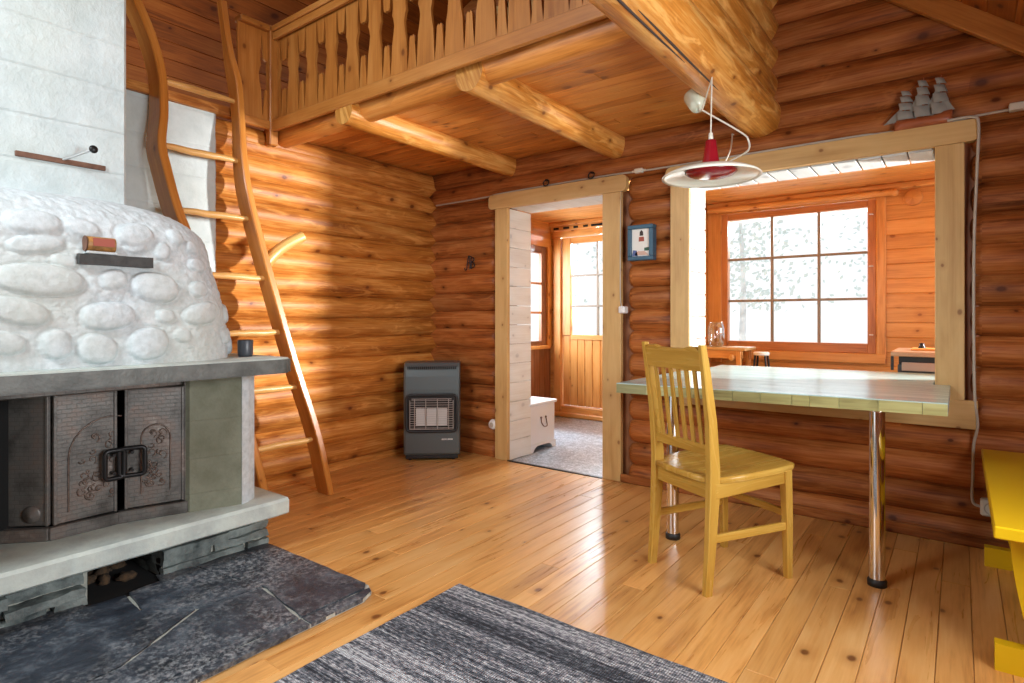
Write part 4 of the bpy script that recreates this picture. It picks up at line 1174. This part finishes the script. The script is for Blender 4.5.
cb = thing('wall_cable', 'thin pale cable running along the top of the back wall', 'cable', (2, -.01, 2.1))
m = MB(); m.tube(spline([(.04, .000, 2.092), (.35, .004, 2.094), (.62, .005, 2.098), (.74, -.005, 2.104), (1.2, .010, 2.113), (1.7, .004, 2.112), (1.92, .002, 2.106), (2.14, -.004, 2.102), (2.7, -.012, 2.100), (3.2, -.008, 2.101), (3.32, .010, 2.100), (3.62, .010, 2.101), (3.68, -.008, 2.104), (3.74, -.004, 2.108), (4.0, .004, 2.118), (4.4, .006, 2.13)], 6), .0065, n=7); m.build('run', M['cable'], cb)
m = MB(); m.bb(1.905, 1.965, -.020, .012, 2.092, 2.122, bev=.005); m.bb(1.885, 1.985, -.012, .008, 2.101, 2.113, bev=.003); m.build('junction_box', M['cord'], cb)
m = MB(); m.bb(3.835, 3.93, -.030, .012, 2.100, 2.135, bev=.004); m.build('junction_box', M['cord'], cb)
dc = thing('socket_cable', 'pale cable dropping from the opening header to the wall socket by the yellow bench', 'cable', (3.70, -.01, .2))
m = MB(); m.tube(spline([(3.60, -.025, 2.101), (3.70, -.030, 2.098), (3.722, -.030, 2.05), (3.716, -.022, 1.85), (3.705, -.016, 1.5), (3.703, -.012, 1.1), (3.707, -.014, .75), (3.718, -.020, .60), (3.703, -.012, .50), (3.700, -.012, .35), (3.697, -.012, .25), (3.706, -.014, .213), (3.74, -.018, .206)], 8), .0065, n=8); m.build('run', M['cable'], dc)
so = thing('wall_socket', 'white wall socket low on the logs behind the yellow bench', 'socket', (3.775, -.02, .17))
m = MB(); m.bb(3.728, 3.815, -.034, .02, .165, .245, bev=.008); m.build('box', M['cord'], so)
m = MB(); m.lathe([(.0, -.006), (.022, -.006), (.027, .0), (.031, .002)], c=(3.772, -.036, .205), n=24, M=RX(PI / 2)); m.build('socket_face', M['cable'], so)
m = MB()
for dx in (-.009, .009): m.tube([(3.772 + dx, -.0305, .205), (3.772 + dx, -.0315, .205)], .004, n=8)
m.build('pin_hole', M['black'], so)
s2 = thing('wall_socket', 'white round socket half hidden by the left post of the doorway frame', 'socket', (.672, -.0, .24))
m = MB(); m.lathe([(.0, .0), (.040, .0), (.042, .02), (.034, .038), (.0, .04)], c=(.672, .022, .268), n=28, M=RX(PI / 2)); m.build('box', M['white'], s2)
m = MB(); m.lathe([(.0, .0), (.018, .0)], c=(.672, -.020, .268), n=20, M=RX(PI / 2)); m.build('socket_face', M['cable'], s2)
for x, lab in ((1.192, 'small black iron ring above the left part of the doorway header'), (1.575, 'small black iron ring above the right part of the doorway header')):
    m = MB(); z = 2.128
    m.tube([(x + .024 * math.cos(t * PI / 8), -.012 + .006 * math.sin(t * PI / 8), z + .024 * math.sin(t * PI / 8)) for t in range(16)], .0045, n=7, closed=True)
    m.tube([(x, .02, z + .020), (x, -.015, z + .022)], .006, n=7)
    tag(m.build('iron_ring', M['iron']), lab, 'hook', 'iron rings above the doorway')
# wrought monogram
mg = MB(); ox, oz, y = .428, 1.54, -.006
mg.tube(spline([(ox - .055, y, oz - .005), (ox - .048, y, oz - .022), (ox - .032, y, oz - .018), (ox - .026, y, oz + .02), (ox - .012, y, oz + .085), (ox - .004, y, oz + .095)], 6), .0045, n=7)
mg.tube(spline([(ox - .004, y, oz + .095), (ox + .004, y, oz + .04), (ox + .004, y, oz - .018)], 5), .0045, n=7)
mg.tube([(ox - .022, y, oz + .035), (ox + .006, y, oz + .035)], .004, n=7)
mg.tube(spline([(ox + .016, y, oz - .012), (ox + .018, y, oz + .035), (ox + .018, y, oz + .080)], 5), .0045, n=7)
mg.tube(spline([(ox + .018, y, oz + .080), (ox + .042, y, oz + .072), (ox + .044, y, oz + .050), (ox + .022, y, oz + .040), (ox + .048, y, oz + .028), (ox + .048, y, oz + .0), (ox + .016, y, oz - .012)], 6), .0045, n=7)
for xx, zz in ((ox - .004, oz + .09), (ox + .018, oz + .075)): mg.tube([(xx, y, zz), (xx, .02, zz)], .004, n=6)
tag(mg.build('iron_monogram', M['iron']), 'black wrought iron letters AB fixed to the logs left of the doorway', 'ornament')

# ------------------------------------------------------------------ model ship on the opening header
sp = thing('model_ship', 'wooden model sailing ship with grey sails standing on the serving opening header', 'model ship', (3.47, -.016, 2.092))
HZ0 = 2.093
m = MB(); vs = []; ns = 14
for i in range(ns + 1):
    t = i / ns; x = 3.375 + .245 * t; w = .022 * (math.sin(PI * min(1, (t * .86 + .08))) ** .5) * (1 if t > .12 else t / .12 + .02)
    dz = .012 * (2 * t - 1) ** 2 + (.008 if t > .8 else 0)
    for s_, zz in ((-.4, .0), (-1, .016), (-1.05, .042), (1.05, .042), (1, .016), (.4, .0)): vs.append((x, -.016 + w * s_, HZ0 + zz + (dz if zz > .02 else 0)))
fs = [(i * 6 + k, i * 6 + (k + 1) % 6, (i + 1) * 6 + (k + 1) % 6, (i + 1) * 6 + k) for i in range(ns) for k in range(6)] + [tuple(range(6))[::-1], tuple(ns * 6 + k for k in range(6))]
m.add(vs, fs, [[(vs[k][0], vs[k][2] + vs[k][1]) for k in f] for f in fs], .5, True); m.build('hull', M['hull'], sp)
for j, (mx, mh) in enumerate(((3.432, .195), (3.503, .250), (3.575, .245))):
    m = MB(); m.tube([(mx, -.016, HZ0 + .03), (mx, -.016, HZ0 + mh)], [.003, .0015], n=6); ms = m.build('mast', M['hull'], sp)
    zz = HZ0 + .050; hw = .050
    for k in range(4):
        hgt = (.046, .040, .032, .026)[k] * (mh / .21)
        q = MB(); g = []
        for a in range(5):
            for b in range(5):
                u, v = a / 4 * 2 - 1, b / 4
                ww = hw * (1 - .14 * v); blow = -.016 * (1 - u * u) * math.sin(PI * (.15 + .7 * v))
                g.append(V((mx + .002 + u * ww * .78 - .010 * v, -.022 + blow + u * .012, zz + hgt * v)))
        f1 = [(a * 5 + b, (a + 1) * 5 + b, (a + 1) * 5 + b + 1, a * 5 + b + 1) for a in range(4) for b in range(4)]
        q.add(g, f1, None, .5, True); q.add([p + V((0, .0012, 0)) for p in g], [f[::-1] for f in f1], None, .5, True); q.build('sail', M['sail'], sp)
        y_ = MB(); y_.tube([(mx - hw * .85, -.028, zz + hgt), (mx + hw * .85, -.008, zz + hgt)], .0013, n=5); y_.build('yard', M['hull'], ms)
        zz += hgt + .004; hw *= .80
for x0_, z0_, x1_, z1_ in ((3.330, .038, 3.428, .135), (3.350, .040, 3.430, .105), (3.372, .040, 3.432, .080), (3.440, .085, 3.500, .225), (3.512, .085, 3.572, .220), (3.575, .055, 3.580, .150)):
    q = MB(); t3 = [(x0_, -.018, HZ0 + z0_), (x0_ + .055, -.022, HZ0 + z0_ + .006), (x1_, -.017, HZ0 + z1_)]
    q.add(t3 + [(p[0], p[1] + .0015, p[2]) for p in t3], [(0, 1, 2), (5, 4, 3), (0, 3, 4, 1), (1, 4, 5, 2), (2, 5, 3, 0)]); q.build('jib_sail', M['sail'], sp)
m = MB(); m.tube([(3.40, -.016, HZ0 + .034), (3.325, -.016, HZ0 + .046)], [.003, .0012], n=6); m.build('bowsprit', M['hull'], sp)
m = MB()
for a, b in (((3.325, .046), (3.432, .19)), ((3.432, .19), (3.503, .245)), ((3.503, .245), (3.575, .24)), ((3.575, .24), (3.625, .05)), ((3.505, .20), (3.572, .06)), ((3.435, .16), (3.50, .06)), ((3.572, .18), (3.612, .05)), ((3.572, .15), (3.605, .05))): m.tube([(a[0], -.016, HZ0 + a[1]), (b[0], -.016, HZ0 + b[1])], .0007, n=4)
m.build('rigging', M['ptdark'], sp)

# ------------------------------------------------------------------ yellow bench at the right
bn = thing('trestle_bench', 'glossy yellow painted trestle bench along the right side of the room', 'bench', (3.98, -.75, 0))
m = MB(); m.bb(3.730, 4.10, -1.400, -.090, .462, .500, bev=.004); m.build('seat', M['bench'], bn)
for y in (-.21, -1.20):
    m = MB()
    pts = [(3.738, .0), (3.83, .0), (3.85, .014), (3.875, .022), (4.03, .022), (4.055, .014), (4.075, .0), (4.165, .0), (4.165, .085), (3.738, .085)]
    m.prism(pts, .045, basis((1, 0, 0), (0, 0, 1), (0, -1, 0), (0, y, 0))); m.build('foot', M['bench'], bn)
    m = MB(); pts = [(3.83, .0855)] + [(3.815 - .045 * math.sin(PI * t / 8) , .0855 + .26 + .0 * t) if False else (3.83 - .055 * math.sin(PI * .5 * t / 8), .0855 + .376 * t / 8) for t in range(1, 9)] + [(4.125 + .0, .461)] + [(4.07 + .055 * math.sin(PI * .5 * (8 - t) / 8), .0855 + .376 * (8 - t) / 8) for t in range(1, 9)]
    m.prism(pts, .040, basis((1, 0, 0), (0, 0, 1), (0, -1, 0), (0, y - .002, 0))); m.build('leg', M['bench'], bn)
m = MB(); m.bb(3.935, 3.965, -1.20, -.25, .20, .30, bev=.004); m.build('stretcher', M['bench'], bn)

# ------------------------------------------------------------------ rag rug
m = MB(); nx, ny = 60, 60; X0, X1, Y0, Y1 = 1.982, 3.45, -4.4, -1.838
vs = []
for j in range(ny + 1):
    for i in range(nx + 1):
        x = X0 + (X1 - X0) * i / nx; y = Y1 + (Y0 - Y1) * j / ny
        ex = .008 * noise.noise(V((y * 7, 3, 0))) if i in (0, nx) else 0
        ey = .006 * noise.noise(V((x * 6, 7, 0))) if j == 0 else 0
        vs.append((x + ex, y + ey, .009 + .0025 * noise.noise(V((x * 5, y * 5, 0)))))
k = (nx + 1)
fs = [(j * k + i, (j + 1) * k + i, (j + 1) * k + i + 1, j * k + i + 1) for j in range(ny) for i in range(nx)]
m.add(vs, fs, [[(vs[q][0], vs[q][1]) for q in f] for f in fs], .5, True)
edge = [i for i in range(nx + 1)] + [j * k + nx for j in range(1, ny + 1)] + [ny * k + i for i in range(nx - 1, -1, -1)] + [j * k for j in range(ny - 1, 0, -1)]
b = len(vs); ring = [vs[q] for q in edge] + [(vs[q][0], vs[q][1], .0) for q in edge]; n = len(edge)
m.add(ring, [(i, (i + 1) % n, n + (i + 1) % n, n + i) for i in range(n)], [[(ring[q][0], ring[q][1]) for q in (i, (i + 1) % n, n + (i + 1) % n, n + i)] for i in range(n)], .5)
tag(m.build('rag_rug', M['rug']), 'woven rag rug in grey and blue black stripes on the plank floor', 'rug')

# ------------------------------------------------------------------ entry: white chest
cs = thing('blanket_chest', 'small white painted chest with an end handle on the entry floor', 'chest', (.5, .48, 0))
m = MB(); m.bb(.10, .818, .300, .680, .055, .385, bev=.006); m.build('box', M['chestwhite'], cs)
m = MB(); m.bb(.08, .835, .285, .695, .385, .412, bev=.006); m.build('lid', M['chestwhite'], cs)
m = MB(); pts = [(.295, .0), (.345, .0), (.365, .028), (.40, .045), (.58, .045), (.615, .028), (.635, .0), (.685, .0), (.685, .062), (.295, .062)]
m.prism(pts, .73, basis((0, 1, 0), (0, 0, 1), (1, 0, 0), (.095, 0, 0))); m.build('skirting', M['chestwhite'], cs)
m = MB(); m.tube(spline([(.822, .465, .275), (.828, .462, .235), (.842, .475, .205), (.845, .50, .20), (.842, .525, .205), (.828, .538, .235), (.822, .535, .275)], 4), .0045, n=7)
for yy in (.465, .535): m.tube([(.815, yy, .275), (.826, yy, .275)], .009, n=8)
m.build('handle', M['rust'], cs)

# ------------------------------------------------------------------ kitchen things behind the opening
st = thing('side_table', 'narrow wooden table under the kitchen window, mostly hidden by the serving table', 'table', (1.95, 1.75, 0))
m = MB(); m.bb(1.715, 2.18, 1.58, 1.92, .835, .860, bev=.004); m.build('tabletop', M['trim'], st)
m = MB(); m.bb(1.745, 2.15, 1.60, 1.62, .765, .835, bev=.003); m.build('apron', M['clad'], st); m = MB(); m.bb(1.745, 2.15, 1.88, 1.90, .765, .835, bev=.003); m.build('apron', M['clad'], st)
for x in (1.75, 2.12):
    for y in (1.61, 1.89): m = MB(); m.bb(x - .02, x + .02, y - .02, y + .02, 0, .835, bev=.004, along=2); m.build('leg', M['clad'], st)
m = MB(); m.ell((2.06, 1.594, .775), (.026, .012, .03)); m.build('knob', M['rung'], st)
m = MB(); m.bb(2.02, 2.195, 1.60, 1.80, .8605, .866); tag(m.build('paper_sheets', M['paper']), 'white papers at the right end of the narrow kitchen table', 'paper')
j = MB(); j.lathe([(.0, .0), (.052, .0), (.060, .01), (.071, .05), (.073, .11), (.071, .165), (.064, .195), (.058, .208), (.060, .222), (.056, .222), (.054, .208), (.060, .195), (.067, .165), (.069, .11), (.067, .05), (.056, .012), (.0, .008)], c=(1.885, 1.72, .8615), n=36)
tag(j.build('glass_jar', M['jar']), 'clear round glass jar on the narrow table under the kitchen window', 'jar')
sl = thing('bar_stool', 'stool with pale seat and thin black legs beside the narrow kitchen table', 'stool', (2.30, 1.62, 0))
m = MB(); m.lathe([(.0, .80), (.060, .80), (.064, .806), (.064, .822), (.058, .828), (.0, .830)], c=(2.292, 1.66, 0), n=28); m.build('seat', M['paper'], sl)
for dx, dy in ((-.05, -.05), (.05, -.05), (.05, .05), (-.05, .05)): m = MB(); m.tube([(2.292 + dx * .8, 1.66 + dy * .8, .80), (2.292 + dx * 2.2, 1.66 + dy * 2.2, 0)], .009, n=8); m.build('leg', M['iron'], sl)
kc = thing('kitchen_cabinet', 'low kitchen cabinet with brown worktop behind the right end of the serving table', 'cabinet', (3.7, .95, 0))
m = MB(); m.bb(3.34, 4.35, .715, 1.24, .0, .832, bev=.004); m.build('body', M['greycup'], kc)
m = MB(); m.bb(3.305, 4.40, .69, 1.26, .882, .912, bev=.004); m.build('worktop', M['counter_top'], kc)
m = MB(); m.bb(3.305, 3.32, .70, .72, .795, .882); m.bb(3.345, 4.3, .73, 1.2, .83, .882); m.build('side_rail', M['heater_dark'], kc)
m = MB(); m.bb(3.362, 4.3, .700, .716, .793, .846, bev=.003); m.build('drawer', M['drawerfront'], kc)
tr = thing('wooden_tray', 'small wooden board with a black knob lying on the kitchen worktop', 'board', (3.47, .95, .912))
m = MB(); m.bb(3.40, 3.72, .84, 1.06, .9125, .926, bev=.004); m.build('board', M['clad'], tr)
m = MB(); m.lathe([(.0, .926), (.022, .926), (.016, .938), (.012, .946), (.015, .956), (.0, .960)], c=(3.455, .95, 0), n=16); m.build('knob', M['iron'], tr)
cr = thing('curtain_rod', 'orange wooden curtain rod with a round end above the kitchen window', 'curtain rod', (2.6, 1.98, 2.14))
m = MB(); m.tube([(1.72, 1.985, 2.145), (3.215, 1.985, 2.135)], .026, n=16); m.build('rod', M['clad'], cr)
m = MB(); m.ell((3.232, 1.985, 2.135), (.030, .034, .034)); m.build('finial', M['clad'], cr)
for x in (1.80, 3.12): m = MB(); m.bb(x - .012, x + .012, 1.985, 2.05, 2.12, 2.15, bev=.003); m.build('bracket', M['clad'], cr)
m = MB(); m.lathe([(.0, .024), (.056, .024), (.064, .018), (.066, .0)], c=(3.350, 2.05, 2.085), n=36, M=RX(PI / 2)); tag(m.build('vent_plug', M['clad']), 'round wooden vent plug on the cladding right of the kitchen window', 'vent')
# ------------------------------------------------------------------ outside
m = MB(); m.bb(-30, 30, 2.3, 60, -.9, -.8); struct(m.build('ground_outside', M['grass']))
m = MB()
for i in range(8): m.bar((-2 + 0, 2.15 + i * .11, 2.42 - i * .035), (7, 2.15 + i * .11, 2.42 - i * .035), .105, .02, up=(0, .2, 1))
struct(m.build('roof_eave', M['paper']))
rnd = random.Random(11)
for i, (x, y, h, lab) in enumerate(((-4.2, 13, 5.5, 'pale birch tree seen through the entry door glass'), (-.6, 11, 4.6, 'pale birch tree seen through the left panes of the kitchen window'), (2.6, 15, 6.2, 'taller pale birch tree seen through the middle of the kitchen window'))):
    t = thing('birch_tree', lab, 'tree', (x, y, -.8), 0, 'birch trees outside the windows')
    q = MB(); q.tube(spline([(x, y, -.85), (x + .1, y, h * .4), (x - .05, y, h)], 5), [.11 - .009 * k for k in range(11)], n=10); q.build('trunk', M['bark'], t)
    q = MB(); vs = []; fs = []
    for k in range(900):
        c = V((rnd.gauss(0, .8), rnd.gauss(0, .8), rnd.uniform(-.1, 1) * h * .72)); c.x *= 1.1 - .5 * c.z / h; c += V((x, y, h * .35))
        a = V((rnd.uniform(-1, 1), rnd.uniform(-1, 1), rnd.uniform(-1, 1))).normalized() * .07; b = a.orthogonal().normalized() * .05
        n = len(vs); vs += [c - a, c + b, c + a, c - b]; fs.append((n, n + 1, n + 2, n + 3))
    q.add(vs, fs); q.build('foliage', M['leaf'], t)

# ------------------------------------------------------------------ light
W = bpy.data.worlds.new('overcast sky'); SC.world = W; W.use_nodes = True
bg = W.node_tree.nodes['Background']; bg.inputs[0].default_value = (.93, .965, 1.0, 1); bg.inputs[1].default_value = .86
def area(name, loc, to, sx, sy, power, col=(1, 1, 1), spread=180):
    l = bpy.data.lights.new(name, 'AREA'); l.shape = 'RECTANGLE'; l.size = sx; l.size_y = sy; l.energy = power; l.color = col; l.spread = math.radians(spread)
    o = bpy.data.objects.new(name, l); COL.objects.link(o); o.location = loc
    o.rotation_euler = (V(to) - V(loc)).to_track_quat('-Z', 'Y').to_euler(); return o
area('kitchen_side_window_light', (5.6, 1.62, 1.45), (0, -1.6, 1.3), .32, .9, 85, (1, .98, .95), 70)
area('entry_window_daylight', (-.55, 1.25, 1.45), (1.2, 1.7, .8), .9, .9, 45, (.95, .98, 1))
area('kitchen_daylight', (2.6, 3.0, 2.25), (2.6, 0, .9), 1.6, .6, 60, (.90, .97, 1))
area('entry_daylight', (.5, 2.9, 2.2), (.7, 0, .2), 1.0, .6, 300, (.76, .90, 1))
area('right_window_daylight', (4.75, -2.25, 1.35), (1.0, -2.2, 1.1), 1.5, .9, 65, (.96, .98, 1))
area('rear_fill_light', (.45, -5.5, 1.7), (.9, 0, 1.3), 3.0, 2.4, 26, (.86, .95, 1))  # added fill lamp behind the camera; no window is modelled there
area('rear_window_daylight', (1.75, -4.75, 2.95), (.9, -2.9, 1.0), .9, .7, 58, (.88, .96, 1))

# ------------------------------------------------------------------ camera
cam = bpy.data.cameras.new('camera'); co = bpy.data.objects.new('camera', cam); COL.objects.link(co)
TH = math.atan2(448, 590)
co.location = (3.65, -3.67, 1.12); co.rotation_euler = (PI / 2, 0, TH)
cam.sensor_width = 36; cam.lens = 590 / 1024 * 36; cam.shift_y = -23.5 / 1024; cam.clip_start = .05
SC.camera = co
vs_ = SC.view_settings; vs_.view_transform = 'Standard'; vs_.look = 'None'; vs_.gamma = 1; vs_.use_curve_mapping = False; vs_.exposure = 0.50
cy = SC.cycles
cy.max_bounces = 8; cy.diffuse_bounces = 5; cy.glossy_bounces = 3; cy.transparent_max_bounces = 12; cy.caustics_reflective = False; cy.caustics_refractive = False
cy.sample_clamp_indirect = 4
